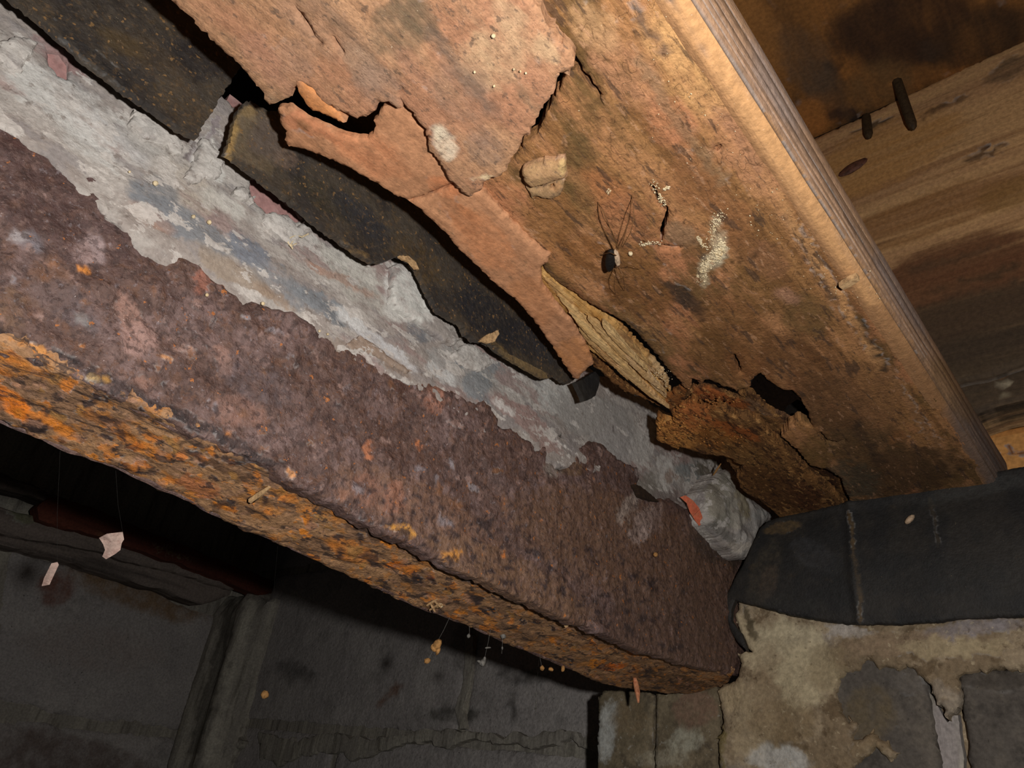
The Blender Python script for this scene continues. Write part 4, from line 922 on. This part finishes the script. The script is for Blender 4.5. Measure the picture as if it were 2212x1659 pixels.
er = paint(P, None, [('line', [(1470, 0), (1632, 253), (1790, 501), (1950, 751)], 22, (206, 156, 106), 0.7), ('line', [(1900, 680), (1990, 820), (2110, 1030)], 24, (158, 116, 78), 0.75), (2130, 960, 60, 120, -32, (104, 94, 92), 0.6), (2060, 840, 30, 80, -32, (140, 108, 72), 0.5), (1690, 180, 40, 120, -31, (168, 148, 138), 0.5), (1960, 620, 40, 120, -31, (150, 134, 128), 0.5)], 8, 2)  # pale arris band; grey patch at lower right paints in that side's shade
gv = fbm(P, 60, 3, (1, 0.25, 1), 12)
gv = np.clip(gv * 2.2 - 0.2, 0.35, 1)
for k in (0, 1, 2):
    er[k::npf, :3] = lin((170, 126, 86)); er[k::npf, 3] = 0.9
for k, st in gro.items():      # open dark grain between the ridges
    er[k::npf, :3] = lin((84, 66, 54)); er[k::npf, 3] = gv[k::npf] * st
mesh_obj('weathered_edge', P, F, M['edge_wood'], beam, er)['label'] = 'grey ridged weathered arris'

def flake_h(P, ed):
    return 0.0018 * (fbm(P, 34, 3, (1, 0.3, 1), 8) - 0.5) + 0.0005 * (fbm(P, 240, 3, (1, 0.08, 1), 9) - 0.5)
fA = [(366, 0), (422, 54), (466, 98), (493, 125), (500, 127), (529, 159), (558, 195), (581, 228), (598, 222), (623, 217), (630, 199), (650, 180), (672, 196), (700, 226), (724, 240), (750, 250), (768, 257), (789, 257), (800, 246), (815, 231), (830, 222), (842, 226), (856, 237), (868, 232), (862, 213), (869, 195), (862, 213), (876, 235), (894, 257), (912, 278), (923, 300), (930, 329), (952, 354), (967, 387), (985, 405), (1000, 420), (1020, 428), (1045, 400), (1070, 388), (1090, 372), (1100, 355), (1120, 325), (1128, 300), (1143, 290), (1150, 270), (1172, 235), (1195, 205), (1203, 180), (1206, 160), (1228, 162), (1240, 145), (1234, 119), (1202, 83), (1183, 54), (1160, 20), (1144, -4), (576, -700), (-477, -700)]
fA = [p for i, p in enumerate(fA) if i not in (27,)]
ck = [[(634, 14), (642, 24), (660, 44), (672, 70), (692, 96), (694, 100), (686, 92), (666, 70), (654, 48), (638, 26)], [(717, 82), (722, 84), (734, 104), (742, 118), (738, 118), (728, 102)], [(882, 62), (886, 62), (906, 86), (860, 176), (856, 176)][:3] + [(902, 88)]]
am = [(700, 60, 160, 50, 40, (176, 126, 92), 0.5), (860, 60, 60, 60, 50, (120, 98, 70), 0.6), (900, 30, 60, 30, 40, (108, 92, 66), 0.6), (950, 90, 50, 20, 50, (110, 92, 78), 0.6), (1070, 120, 70, 80, 50, (208, 162, 112), 0.6), (1000, 200, 60, 80, -40, (150, 112, 88), 0.5), (1030, 200, 16, 90, -40, (112, 94, 80), 0.55), (960, 310, 22, 40, -20, (236, 212, 176), 0.7), (940, 290, 12, 16, 0, (240, 220, 180), 0.6), (1050, 320, 40, 50, -30, (140, 112, 94), 0.5), (1045, 386, 18, 6, -12, (240, 206, 148), 0.95), (780, 140, 60, 30, 45, (182, 140, 106), 0.6), (640, 130, 50, 40, 45, (184, 132, 98), 0.6), (1100, 30, 50, 24, 20, (206, 160, 112), 0.5), (820, 190, 60, 40, 40, (160, 122, 98), 0.5), (560, 120, 60, 30, 45, (196, 130, 94), 0.6), (890, 140, 60, 20, 48, (176, 118, 84), 0.6), (1180, 110, 26, 40, -35, (216, 170, 118), 0.6), (600, 180, 40, 20, 30, (190, 128, 92), 0.6)]
Va, Fa, nfa = solid(fA, ('z', ZB - 0.0055), 0.014, 0.0015, hf=flake_h, holes=[ck[0], ck[1]], rag=0.0012, rag_scale=700, edge=0.0012)
mesh_obj('split_flake', Va, Fa, M['flake_wood'], beam, paint(Va, None, mute(am), 14, 5))['label'] = 'large split flake ending in a blunt tongue'
plate('splinter', [(636, 176), (652, 172), (676, 190), (700, 216), (724, 238), (738, 252), (746, 266), (731, 262), (713, 252), (695, 248), (674, 241), (659, 226), (648, 211)], ('z', ZB - 0.0052), 0.006, 0.0012, M['strip_wood'], beam, None, [(690, 225, 60, 40, 40, (214, 142, 84), 0.8)],
      hf=lambda P, e: 0.0010 * (fbm(P, 260, 3, (1, 0.1, 1)) - 0.5), rag=0.0009, rag_scale=900, edge=0.001)['label'] = 'orange splinter at the flake end'
fB = [(601, 237), (622, 231), (643, 244), (662, 257), (684, 268), (706, 277), (728, 288), (751, 296), (775, 300), (792, 299), (803, 290), (812, 276), (807, 264), (830, 234), (872, 226), (896, 252), (916, 276), (930, 300), (938, 328), (960, 352), (978, 384), (1004, 410), (1030, 414), (1050, 416), (1075, 448), (1110, 486), (1150, 526), (1172, 544), (1187, 553), (1183, 568), (1168, 580), (1168, 617), (1193, 650), (1233, 700), (1258, 736), (1273, 765), (1280, 791), (1265, 801), (1248, 822), (1238, 818), (1215, 783), (1186, 740), (1153, 693), (1114, 650), (1059, 606), (1023, 570), (991, 541), (962, 505), (925, 472), (889, 440), (850, 422), (815, 398), (753, 365), (717, 347), (659, 325), (623, 318), (612, 304), (618, 286), (605, 268)]
ckB = [[(889, 432), (915, 424), (950, 410), (978, 398), (980, 403), (950, 415), (915, 429), (892, 437)]]
Vs, Fs, nfs = solid(fB, ('z', ZB - 0.0020), 0.0026, 0.0014, hf=lambda P, e: 0.0014 * (fbm(P, 40, 3, (1, 0.3, 1), 12) - 0.5) + 0.0008 * (fbm(P, 300, 2, (1, 0.1, 1), 13) - 0.5), holes=ckB, rag=0.0008, rag_scale=500, edge=0.0014)
mesh_obj('lower_strip', Vs, Fs, M['strip_wood'], beam, paint(Vs, None, [(690, 280, 60, 20, 25, (176, 112, 78), 0.6), (640, 260, 30, 24, 0, (188, 124, 90), 0.7), (655, 265, 16, 14, 0, (110, 80, 48), 0.6), (800, 330, 90, 40, 30, (202, 134, 94), 0.6), (1050, 520, 90, 40, 45, (206, 138, 94), 0.6), (1150, 650, 60, 50, 50, (190, 130, 88), 0.6), (1240, 770, 40, 40, 40, (200, 138, 88), 0.7), (960, 400, 40, 24, 20, (188, 118, 78), 0.6), (1000, 470, 50, 20, 40, (176, 116, 78), 0.5)], 14, 6))['label'] = 'smooth orange tan strip left of the cracks'
# raw broken splinters below the long crack
def spl(poly, z, base, label, mat='raw_wood', th=0.0035, marks=()):
    o = plate('splinter', poly, ('z', z), th, 0.0013, M[mat], beam, None, [(1300, 740, 300, 300, 0, base, 0.55)] + list(marks),
              hf=lambda P, e: 0.0030 * (fbm(P, 150, 3, (1, 0.12, 1), 21) - 0.5) + 0.0012 * (fbm(P, 420, 2, (1, 0.2, 1), 22) - 0.5), rag=0.0016, rag_scale=600, edge=0.002)
    o['label'] = label
spl([(1158, 590), (1172, 582), (1186, 592), (1212, 616), (1247, 640), (1285, 672), (1310, 690), (1338, 712), (1332, 726), (1314, 712), (1290, 692), (1262, 680), (1240, 690), (1220, 690), (1196, 660), (1172, 630), (1162, 612)], ZB + 0.001, (176, 124, 60), 'ochre splinter at the head of the long crack')
spl([(1196, 652), (1222, 684), (1240, 684), (1270, 690), (1304, 700), (1318, 716), (1324, 734), (1350, 756), (1372, 780), (1398, 802), (1422, 830), (1436, 852), (1444, 880), (1438, 880), (1420, 866), (1390, 846), (1360, 830), (1330, 800), (1300, 780), (1276, 760), (1250, 722), (1220, 690)], ZB + 0.0012, (206, 160, 96), 'pale yellow freshly broken wood under loose splinters')
spl([(1312, 694), (1336, 702), (1359, 730), (1380, 752), (1409, 780), (1429, 804), (1442, 828), (1448, 852), (1432, 838), (1408, 808), (1380, 784), (1356, 760), (1330, 736), (1314, 712)], ZB + 0.0030, (140, 94, 50), 'brown splinter along the long crack', marks=[(1425, 800, 16, 36, -38, (220, 186, 140), 0.6)])
for (x0, y0, x1, y1, wd, dz, c) in [(1204, 640, 1330, 772, 9, -0.0010, (226, 178, 110)), (1232, 676, 1392, 838, 11, -0.0020, (232, 186, 118)), (1268, 690, 1412, 826, 10, -0.0014, (222, 176, 112)), (1300, 700, 1398, 806, 8, -0.0026, (236, 190, 124)), (1250, 712, 1360, 820, 8, -0.0008, (200, 150, 88)),
                                  (1330, 790, 1446, 884, 10, -0.0016, (226, 176, 116)), (1350, 770, 1436, 852, 7, -0.0022, (216, 172, 120)), (1388, 800, 1438, 862, 8, -0.0006, (222, 184, 136)), (1290, 752, 1356, 822, 6, -0.0018, (190, 136, 80)), (1176, 596, 1262, 690, 9, 0.0002, (190, 136, 74)), (1330, 716, 1408, 794, 5, 0.0012, (160, 110, 62)), (1376, 766, 1438, 830, 5, 0.0016, (196, 150, 100))]:
    dx, dy = x1 - x0, y1 - y0
    L = math.hypot(dx, dy)
    nx, ny = -dy / L, dx / L
    up, dn_ = [], []
    for k in range(7):
        t = k / 6
        wk = wd * 0.75 * (0.08 + 0.92 * min(1, 5 * t + 0.15, 2.2 * (1 - t))) * random.uniform(0.75, 1.15)
        bx = 1.5 * math.sin(t * 5 + x0)
        up.append((x0 + dx * t + nx * (wk + bx), y0 + dy * t + ny * (wk + bx)))
        dn_.append((x0 + dx * t - nx * (wk - bx), y0 + dy * t - ny * (wk - bx)))
    o = plate('splinter', up + dn_[::-1], ('z', ZB + dz), 0.0028, 0.0012, M['raw_wood'], beam, None, mute([(x0, y0, 400, 400, 0, c, 0.6)], 0.8), hf=lambda P, e: 0.0008 * (fbm(P, 300, 2, (1, 0.1, 1), 22) - 0.5), rag=0.0006, rag_scale=900, edge=0.0005)
spl([(1262, 752), (1284, 770), (1310, 800), (1350, 834), (1390, 860), (1424, 884), (1408, 876), (1380, 862), (1350, 848), (1322, 828), (1298, 808), (1282, 794), (1276, 776)], ZB + 0.003, (120, 78, 40), 'dark frayed splinter at the lower edge', mat='rot_wood')
spl([(1424, 870), (1446, 858), (1462, 846), (1478, 842), (1484, 858), (1470, 876), (1462, 900), (1452, 896), (1440, 884)], ZB + 0.001, (140, 80, 34), 'orange rotten stub where the splinters end', mat='rot_wood')
# rotten pocket
spl([(1452, 888), (1470, 868), (1486, 850), (1500, 836), (1524, 840), (1560, 846), (1596, 862), (1599, 850), (1612, 842), (1626, 850), (1646, 872), (1678, 896), (1706, 908), (1736, 918), (1756, 938), (1780, 1000), (1830, 1030), (1850, 1090), (1760, 1110), (1640, 1090), (1560, 980), (1480, 960)], ZB + 0.0065, (84, 54, 32), 'dark inner wood in the rotten pocket', mat='rot_wood', th=0.003,
    marks=[(1545, 860, 50, 18, 20, (166, 92, 46), 0.8), (1600, 880, 30, 16, 30, (150, 84, 40), 0.8), (1510, 880, 40, 26, 10, (62, 30, 20), 0.8), (1640, 880, 40, 10, 30, (120, 92, 70), 0.6), (1700, 900, 40, 12, 40, (104, 76, 56), 0.7), (1760, 1030, 60, 50, 40, (52, 26, 16), 0.8)])
spl([(1421, 905), (1430, 912), (1456, 918), (1451, 892), (1484, 878), (1500, 868), (1520, 890), (1550, 880), (1584, 896), (1620, 906), (1641, 912), (1670, 944), (1700, 972), (1735, 1010), (1780, 1048), (1815, 1078), (1840, 1130), (1700, 1140), (1668, 1103), (1636, 1079), (1614, 1068), (1600, 1054), (1592, 1035), (1603, 1024), (1603, 1006), (1590, 1004), (1584, 995), (1560, 989), (1530, 986), (1505, 978), (1470, 967), (1465, 974), (1440, 962), (1420, 951), (1421, 930)], ZB - 0.0010, (150, 92, 44), 'crumbling orange rotten lump', mat='rot_wood', th=0.005,
    marks=[(1460, 935, 50, 40, 10, (214, 150, 80), 0.85), (1500, 900, 40, 30, 20, (190, 114, 62), 0.8), (1560, 950, 60, 24, 20, (150, 96, 44), 0.7), (1620, 990, 70, 22, 30, (128, 92, 52), 0.75), (1680, 1060, 60, 40, 30, (98, 64, 36), 0.8), (1740, 1070, 40, 26, 30, (92, 56, 34), 0.8), (1640, 1040, 40, 30, 20, (104, 70, 38), 0.7), (1590, 930, 60, 14, 20, (160, 88, 40), 0.7)])
parts = []
for (cx_, cy_, rx_, ry_, n_, r_) in [(1452, 934, 30, 24, 90, 0.0009), (1495, 915, 36, 22, 50, 0.0008), (1560, 950, 60, 14, 30, 0.0006), (1545, 862, 50, 10, 30, 0.0006), (1470, 890, 12, 16, 24, 0.0008)]:
    for _ in range(n_):
        a_ = random.random() * 6.283; q_ = math.sqrt(random.random())
        x, y = cx_ + rx_ * q_ * math.cos(a_), cy_ + ry_ * q_ * math.sin(a_)
        r = r_ * random.uniform(0.4, 1.3)
        parts.append(blob(on(x, y, ('z', ZB - 0.0012)), (r * 0.8, r * random.uniform(0.9, 1.9), r * 0.7), 8, 5, 0.4, seed=random.random() * 90, scale=1.6))
V, F = merge(parts)
o = mesh_obj('rot_crumbs', V, F, M['rot_crumb'], beam); o['kind'] = 'stuff'; o['label'] = 'loose orange brown crumbs of rotten wood'
# curled chip
chip = empty('curled_chip', on(1175, 390, ('z', ZB)), None, None)
chip.parent = None
bpy.data.objects.remove(chip)
def chip_h(P, ed):
    return 0.0026 * np.sqrt(np.clip(ed / 0.012, 0, 1)) + 0.0002 * (fbm(P, 300, 2) - 0.5)
o = plate('curled_chip', [(1127, 370), (1150, 358), (1176, 352), (1199, 350), (1214, 346), (1220, 344), (1224, 384), (1206, 388), (1184, 396), (1160, 404), (1146, 404), (1132, 392)], ('z', ZB - 0.004), 0.003, 0.0008, M['flake_wood'], beam, None, [(1170, 375, 60, 30, -10, (176, 142, 100), 0.8), (1216, 360, 10, 20, 0, (206, 176, 120), 0.8)], hf=chip_h, rag=0.0006, edge=0.0008)
o['label'] = 'curled chip peeling off the timber face'
plate('curled_chip', [(1132, 394), (1146, 408), (1160, 410), (1184, 400), (1206, 392), (1220, 392), (1216, 410), (1208, 424), (1188, 432), (1172, 430), (1160, 424), (1150, 430), (1140, 414)], ('z', ZB - 0.0016), 0.003, 0.0008, M['flake_wood'], beam, None, [(1180, 412, 50, 30, -10, (150, 122, 86), 0.8), (1200, 404, 12, 10, 0, (186, 140, 96), 0.8)], hf=lambda P, e: 0.5 * chip_h(P, e), rag=0.0006, edge=0.0008, holes=[[(1188, 400), (1196, 398), (1196, 406), (1190, 408)]])['label'] = 'smaller lower half of the curled chip'
plate('wood_chip', [(1812, 620), (1826, 610), (1850, 598), (1858, 606), (1840, 618), (1822, 626)], ('z', ZB - 0.0035), 0.002, 0.0008, M['chip_wood'], beam, rag=0.0003)['label'] = 'pale loose chip near the right edge'
# white fungal bloom: crumbs on the timber
parts = []
def bloom(path, n, sp, r0):
    for _ in range(n):
        i = random.randrange(len(path) - 1)
        t = random.random()
        x = path[i][0] + (path[i + 1][0] - path[i][0]) * t + random.gauss(0, sp)
        y = path[i][1] + (path[i + 1][1] - path[i][1]) * t + random.gauss(0, sp)
        r = r0 * random.uniform(0.25, 1.0) ** 1.5 * 1.15
        parts.append(blob(on(x, y, ('z', ZB - 0.0004)), (r, r * random.uniform(0.6, 1.6), r * 0.5), 7, 4, 0.4, seed=random.random() * 90, scale=1.5))
bloom([(1512, 606), (1520, 580), (1530, 565), (1548, 560), (1560, 538), (1556, 524)], 420, 6, 0.00034)
bloom([(1545, 548), (1562, 540), (1558, 524)], 120, 4, 0.00055)
bloom([(1532, 545), (1540, 500), (1546, 480), (1558, 462)], 240, 6, 0.00026)
bloom([(1508, 512), (1520, 534)], 90, 2, 0.0003)
bloom([(1385, 528), (1400, 526), (1428, 524)], 90, 2.2, 0.0003)
bloom([(1408, 394), (1428, 430), (1436, 440)], 110, 4, 0.00028)
bloom([(1434, 410), (1444, 404)], 24, 1.5, 0.0004)
bloom([(1312, 418), (1318, 410)], 24, 2, 0.00035)
bloom([(1640, 440), (1700, 500), (1860, 650), (1780, 560)], 110, 26, 0.00022)
bloom([(1380, 80), (1500, 300), (1620, 420)], 60, 60, 0.0002)
bloom([(1440, 826), (1420, 800), (1400, 840)], 160, 9, 0.00028)
bloom([(960, 300), (968, 340), (945, 290)], 160, 9, 0.00022)
V, F = merge(parts)
o = mesh_obj('fungus_bloom', V, F, M['fungus'], beam)
o['kind'] = 'stuff'; o['label'] = 'white fungal bloom crumbs on the timber face'
parts = []
for (x, y, r) in [(1066, 78, 0.0007), (1362, 548, 0.0009), (1110, 150, 0.00035), (1124, 154, 0.00035), (1136, 158, 0.00035), (1025, 156, 0.0004), (1067, 186, 0.0004)]:
    parts.append(blob(on(x, y, ('z', ZB - 0.0062 if x < 1200 else ZB - 0.001)), r, 8, 5, 0.3, seed=x))
V, F = merge(parts)
o = mesh_obj('grit', V, F, M['fungus'], beam); o['kind'] = 'stuff'

# ================================================================== SMALL THINGS
# cellar spider on the timber
ctr = on(1333, 557, ('z', ZB - 0.008))
sp = empty('cellar_spider', ctr, 'thin legged cellar spider clinging to the timber below the curled chip', 'spider')
zs = ('z', ZB - 0.006)
def body_part(name, x0, y0, x1, y1, r, mat, lab=None):
    a, b = on(x0, y0, zs), on(x1, y1, zs)
    dv = unit(b - a); sd = unit(np.cross(dv, (0, 0, 1)))
    o = mesh_obj(name, *blob((a + b) / 2, (np.linalg.norm(b - a) * 0.5, r, r), 14, 9, 0.05, axes=[dv, sd, np.cross(dv, sd)]), mat, sp)
    if lab: o['label'] = lab
body_part('dark_lump', 1321, 538, 1316, 586, 0.0019, M['spider_dark'], 'dark rounded lump beside the pale body')  # dark ellipsoid set just left of the pale body
body_part('head', 1329, 538, 1336, 576, 0.0011, M['spider'], 'pale narrow front of the body')
zl = ('z', ZB - 0.006); zt = ('z', ZB - 0.001)
for leg in [[(1336, 540), (1316, 488), (1300, 450), (1293, 440)], [(1337, 538), (1322, 500), (1303, 470), (1292, 436)], [(1342, 532), (1352, 500), (1360, 460), (1367, 424)], [(1344, 534), (1362, 502), (1370, 470), (1365, 422)], [(1338, 574), (1352, 575), (1364, 574), (1380, 582)], [(1335, 578), (1328, 600), (1326, 620), (1330, 636)], [(1338, 578), (1346, 596), (1348, 612), (1349, 628)], [(1331, 552), (1318, 546), (1306, 548), (1300, 552)]]:
    n = len(leg)
    pts = [on(*leg[0], ('z', ZB - 0.008))] + [on(x, y, ('z', ZB - 0.010 + 0.003 * i)) for i, (x, y) in enumerate(leg[1:])]
    pts[-1] = on(*leg[-1], zt)
    mesh_obj('leg', *tube(pts, [0.0002, 0.00016, 0.00013, 0.0001], 5), M['spider_leg'], sp)

def web_line(name, pts, r, parent):
    return mesh_obj(name, *tube(pts, r, 4), M['thread'] if r < 0.00005 else M['web'], parent)
def flat_chip(name, poly, d, th, mat, parent, tilt=(0, 0), bend=0.0):
    """a thin flake facing roughly toward the room, at distance d, with thickness and curl"""
    c = np.mean(poly, 0)
    Vp = []
    q = resample(np.array(poly, float), 8)
    o0 = at_depth(*c, d)
    nrm = -unit(ray(*c))
    pts = []
    for x, y in q:
        k = ((x - c[0]) * tilt[0] + (y - c[1]) * tilt[1] + bend * ((x - c[0]) ** 2) / 20) * d / FPX
        pts.append(at_depth(x, y, d + k))
    pts = np.array(pts)
    n = len(pts)
    V = np.concatenate([pts + nrm * th / 2, pts - nrm * th / 2, [pts.mean(0) + nrm * th * 0.9], [pts.mean(0) - nrm * th * 0.6]])
    F = []
    for i in range(n):
        j = (i + 1) % n
        F += [(2 * n, j, i), (2 * n + 1, n + i, n + j), (i, j, n + j, n + i)]
    return mesh_obj(name, V, F, mat, parent, smooth=False)
def zdepth(P): return float((np.array(P) @ R)[2])

# flakes hanging from cobweb under the lintel
def hang(poly, d, mat, name, label, cat, attach, group=None, tilt=(0.3, 0.2), th=0.0012):
    c = np.mean(poly, 0)
    t = empty(name, at_depth(*c, d), label, cat, group)
    flat_chip('flake', poly, d, th, mat, t, tilt, 0.2)
    top = min(poly, key=lambda p: p[1])
    A = on(*attach, PF)
    B = at_depth(*top, d)
    web_line('thread', [A, (A + B) / 2 + np.array([0, 0, -0.001]), B], 0.000025, t)
    return t
hang([(214, 1162), (231, 1153), (265, 1149), (268, 1165), (263, 1173), (260, 1188), (250, 1196), (240, 1202), (229, 1208), (221, 1202), (227, 1188), (223, 1176)], 0.235, M['pale_chip'], 'paint_flake', 'largest pale flake dangling in front of the dark lower left corner', 'flake', (250, 1016))
hang([(90, 1266), (107, 1263), (127, 1220), (124, 1214), (111, 1217), (95, 1249)], 0.235, M['pale_chip'], 'paint_flake', 'narrow pinkish flake dangling at the far lower left', 'flake', (130, 974))
t = empty('rot_crumb', at_depth(572, 1500, 0.34), 'round yellowish crumb hanging before the dark block wall, right of the corner mortar', 'crumb')
c0 = at_depth(572, 1500, 0.34)
mesh_obj('crumb', *blob(c0, 0.0019, 10, 7, 0.3), M['crumb'], t)
web_line('thread', [on(600, 1180, PF), c0], 0.00002, t)

# sticks on the lintel
def stick(pts, r, mat, label, cat='stick', name='wood_stick'):
    V, F = tube(pts, r, 7)
    return tag(mesh_obj(name, V, F, mat), label, cat)
PB = on(548, 1076, PF); d0 = zdepth(PB); p0 = at_depth(543, 1081, d0 - 0.003); p1 = at_depth(582, 1052, d0 - 0.007)
stick([PB, p0, (p0 + p1) / 2, p1], [0.0006, 0.0011, 0.0010, 0.0005], M['chip_wood'], 'thin straw stick standing off the orange underside, left half of the lintel')
PB = on(1371, 1464, PF); p0 = on(1371, 1467, PF) + 0.002 * PF[4]; p1 = at_depth(1379, 1517, zdepth(PB) - 0.012)
stick([PB, p0, (p0 + p1) / 2 + np.array([0.0004, 0, 0]), p1], [0.0008, 0.0014, 0.0015, 0.0006], M['orange_stick'], 'stubby orange stick hanging over the top of the pier bricks')
p0 = on(1223, 1336, PF); p1 = at_depth(1223, 1351, zdepth(p0) - 0.006)
stick([p0, (p0 + p1) / 2, p1], [0.0006, 0.0010, 0.0011], M['chip_wood'], 'tiny pale peg on the lintel corner, right half')
# nest of short twigs caught on the outer edge
dn = zdepth(on(938, 1306, PF)) - 0.002
t = empty('twig_nest', at_depth(938, 1308, dn), 'small tangle of straw bits caught on the lintel edge above the dangling crumbs', 'twigs')
for (x0, y0, x1, y1) in [(922, 1308, 944, 1294), (928, 1318, 950, 1304), (936, 1296, 952, 1312), (930, 1304, 940, 1322), (944, 1312, 956, 1306)]:
    A = at_depth(x0, y0, dn); B = at_depth(x1, y1, dn - 0.003)
    mesh_obj('twig', *tube([A, (A + B) / 2, B], [0.0004, 0.0006, 0.0003], 6), M['chip_wood'], t)
mesh_obj('crumb', *blob(at_depth(952, 1308, dn), 0.0010, 8, 6, 0.3), M['fungus'], t)
# strings of debris in cobweb
def string(name, label, att, pts, bits, mat, d):
    A = on(*att, PF)
    d = d or zdepth(A)
    t = empty(name, at_depth(*pts[0], d), label, 'cobweb')
    web_line('thread', [A] + [at_depth(x, y, d) for x, y in pts], 0.00006, t)
    for (x, y, rx, ry, an) in bits:
        k = d / FPX
        ca, sa = math.cos(math.radians(an)), math.sin(math.radians(an))
        ax1 = R @ np.array([ca, sa, 0]); ax2 = R @ np.array([-sa, ca, 0]); ax3 = np.cross(ax1, ax2)
        mesh_obj('crumb', *blob(at_depth(x, y, d), (rx * k, ry * k, min(rx, ry) * k), 9, 6, 0.35, seed=x, axes=[ax1, ax2, ax3]), mat, t)
    return t
string('cobweb_string', 'cobweb string with three tan crumbs below the twig tangle', (972, 1332), [(958, 1362), (948, 1380), (940, 1395), (924, 1428)], [(944, 1392, 9, 13, 40), (946, 1406, 5, 11, 20), (938, 1400, 7, 9, -20), (923, 1427, 8, 6, -20)], M['crumb'], None)
string('cobweb_string', 'cobweb string with a whitish star shaped clump, right of the tan crumbs', (1060, 1356), [(1054, 1390), (1046, 1425), (1044, 1436)], [(1042, 1432, 7, 8, 20), (1046, 1426, 4, 9, 10), (1036, 1430, 6, 3, 30), (1054, 1399, 7, 2, -5)], M['web'], None)
string('cobweb_string', 'short cobweb string with a small white knot, just left of the star clump', (1014, 1350), [(1014, 1372), (1012, 1378)], [(1012, 1374, 4, 5, 0)], M['web'], None)
string('cobweb_string', 'short beaded cobweb string right of the star clump', (1086, 1372), [(1085, 1395), (1084, 1412)], [(1087, 1374, 6, 6, 0), (1085, 1400, 2, 4, 0)], M['web'], None)
string('cobweb_string', 'fluffy white cobweb thread hanging alone before the grey blocks', (1165, 1420), [(1158, 1494), (1159, 1515), (1157, 1537)], [(1158, 1500, 2, 6, 0), (1158, 1516, 2, 7, 4), (1157, 1530, 2, 6, 0)], M['web'], 0.43)
string('cobweb_string', 'cobweb with dull brown crumbs near the right end of the lintel edge', (1165, 1412), [(1170, 1440), (1172, 1446)], [(1171, 1443, 5, 6, 0), (1190, 1446, 6, 4, 10), (1216, 1444, 4, 7, 10)], M['crumb'], None)

# red flake in a long cobweb by the mortar lump
rf = empty('red_flake', on(1500, 1104, ('x', XS + 0.006)), 'long terracotta flake hung in cobweb left of the mortar lump', 'flake')
dr = zdepth(on(1500, 1104, ('x', XS + 0.006)))
flat_chip('flake', [(1469, 1074), (1481, 1070), (1497, 1081), (1510, 1097), (1517, 1115), (1519, 1130), (1510, 1136), (1501, 1124), (1490, 1106), (1483, 1086)], dr, 0.0012, M['red_flake'], rf, (0.15, 0.2))
web_line('thread', [on(1650, 960, ('z', ZB)), at_depth(1512, 1100, dr), on(1416, 1198, ('x', XS + 0.004)), on(1320, 1280, ('x', XS + 0.001))], 0.00004, rf)
web_line('thread', [at_depth(1490, 1120, dr), on(1460, 1240, ('x', XS + 0.002))], 0.00003, rf)
plate('flake', [(1500, 1068), (1514, 1064), (1514, 1076), (1506, 1082), (1498, 1076)], ('x', XS + 0.002), 0.001, 0.0008, M['red_flake'], rf, rag=0.0003)
cb = tag(mesh_obj('rot_crumb', *blob(on(1416, 1198, ('x', XS + 0.003)), 0.0013, 9, 6, 0.2), M['crumb']), 'round tan crumb caught on the web thread over the brown right end of the lintel', 'crumb')
sv = plate('wood_sliver', [(1372, 1046), (1384, 1050), (1404, 1066), (1424, 1084), (1408, 1082), (1384, 1072)], ('x', XS + 0.003), 0.003, 0.001, M['dark_wood'], None, rag=0.0005)
tag(sv, 'dark olive wood sliver lodged on the upper steel edge left of the red flake', 'sliver')
A, B = on(1541, 1026, ('x', XQ + 0.002)), on(1557, 1002, ('x', XQ + 0.012))
stick([A, (A + B) / 2, B], [0.0004, 0.0007, 0.0003], M['crumb'], 'short yellow straw sticking up from the mortar lump', 'straw', 'straw')
# curled fibre on the mortar
pts = [on(x, y, ('x', XM + 0.005)) for x, y in [(666, 505), (652, 512), (640, 508), (626, 514), (622, 524), (628, 532), (640, 526), (634, 518), (628, 528), (632, 538)]]
tag(mesh_obj('fibre', *tube(pts, 0.00030, 5), M['fungus']), 'curled white fibre stuck on the whitish mortar', 'fibre')
# pupa on the apron
pa, pb = on(1957, 1130, ('y', YA - 0.004)), on(1973, 1114, ('y', YA - 0.006))
dv = unit(pb - pa)
V, F = blob((pa + pb) / 2, (np.linalg.norm(pb - pa) * 0.6, 0.0016, 0.0016), 10, 7, 0.08, axes=[dv, unit(np.cross(dv, (0, 1, 0))), unit(np.cross(dv, np.cross(dv, (0, 1, 0))))])
tag(mesh_obj('insect_pupa', V, F, M['spider']), 'pale insect pupa stuck on the black felt apron', 'pupa')
# white grit spheres on the mortar
parts = [blob(on(x, y, ('x', XM + 0.006)), r, 8, 6, 0.25, seed=x) for x, y, r in [(336, 396, 0.0009), (418, 468, 0.0007), (452, 480, 0.0008), (280, 371, 0.0004), (568, 656, 0.0007), (690, 715, 0.0005), (708, 722, 0.0005), (306, 172, 0.0004), (447, 637, 0.0006)]]
V, F = merge(parts)
o = mesh_obj('grit', V, F, M['fungus'], course); o['kind'] = 'stuff'
for o in bpy.data.objects:
    if '_o' in o: del o['_o']
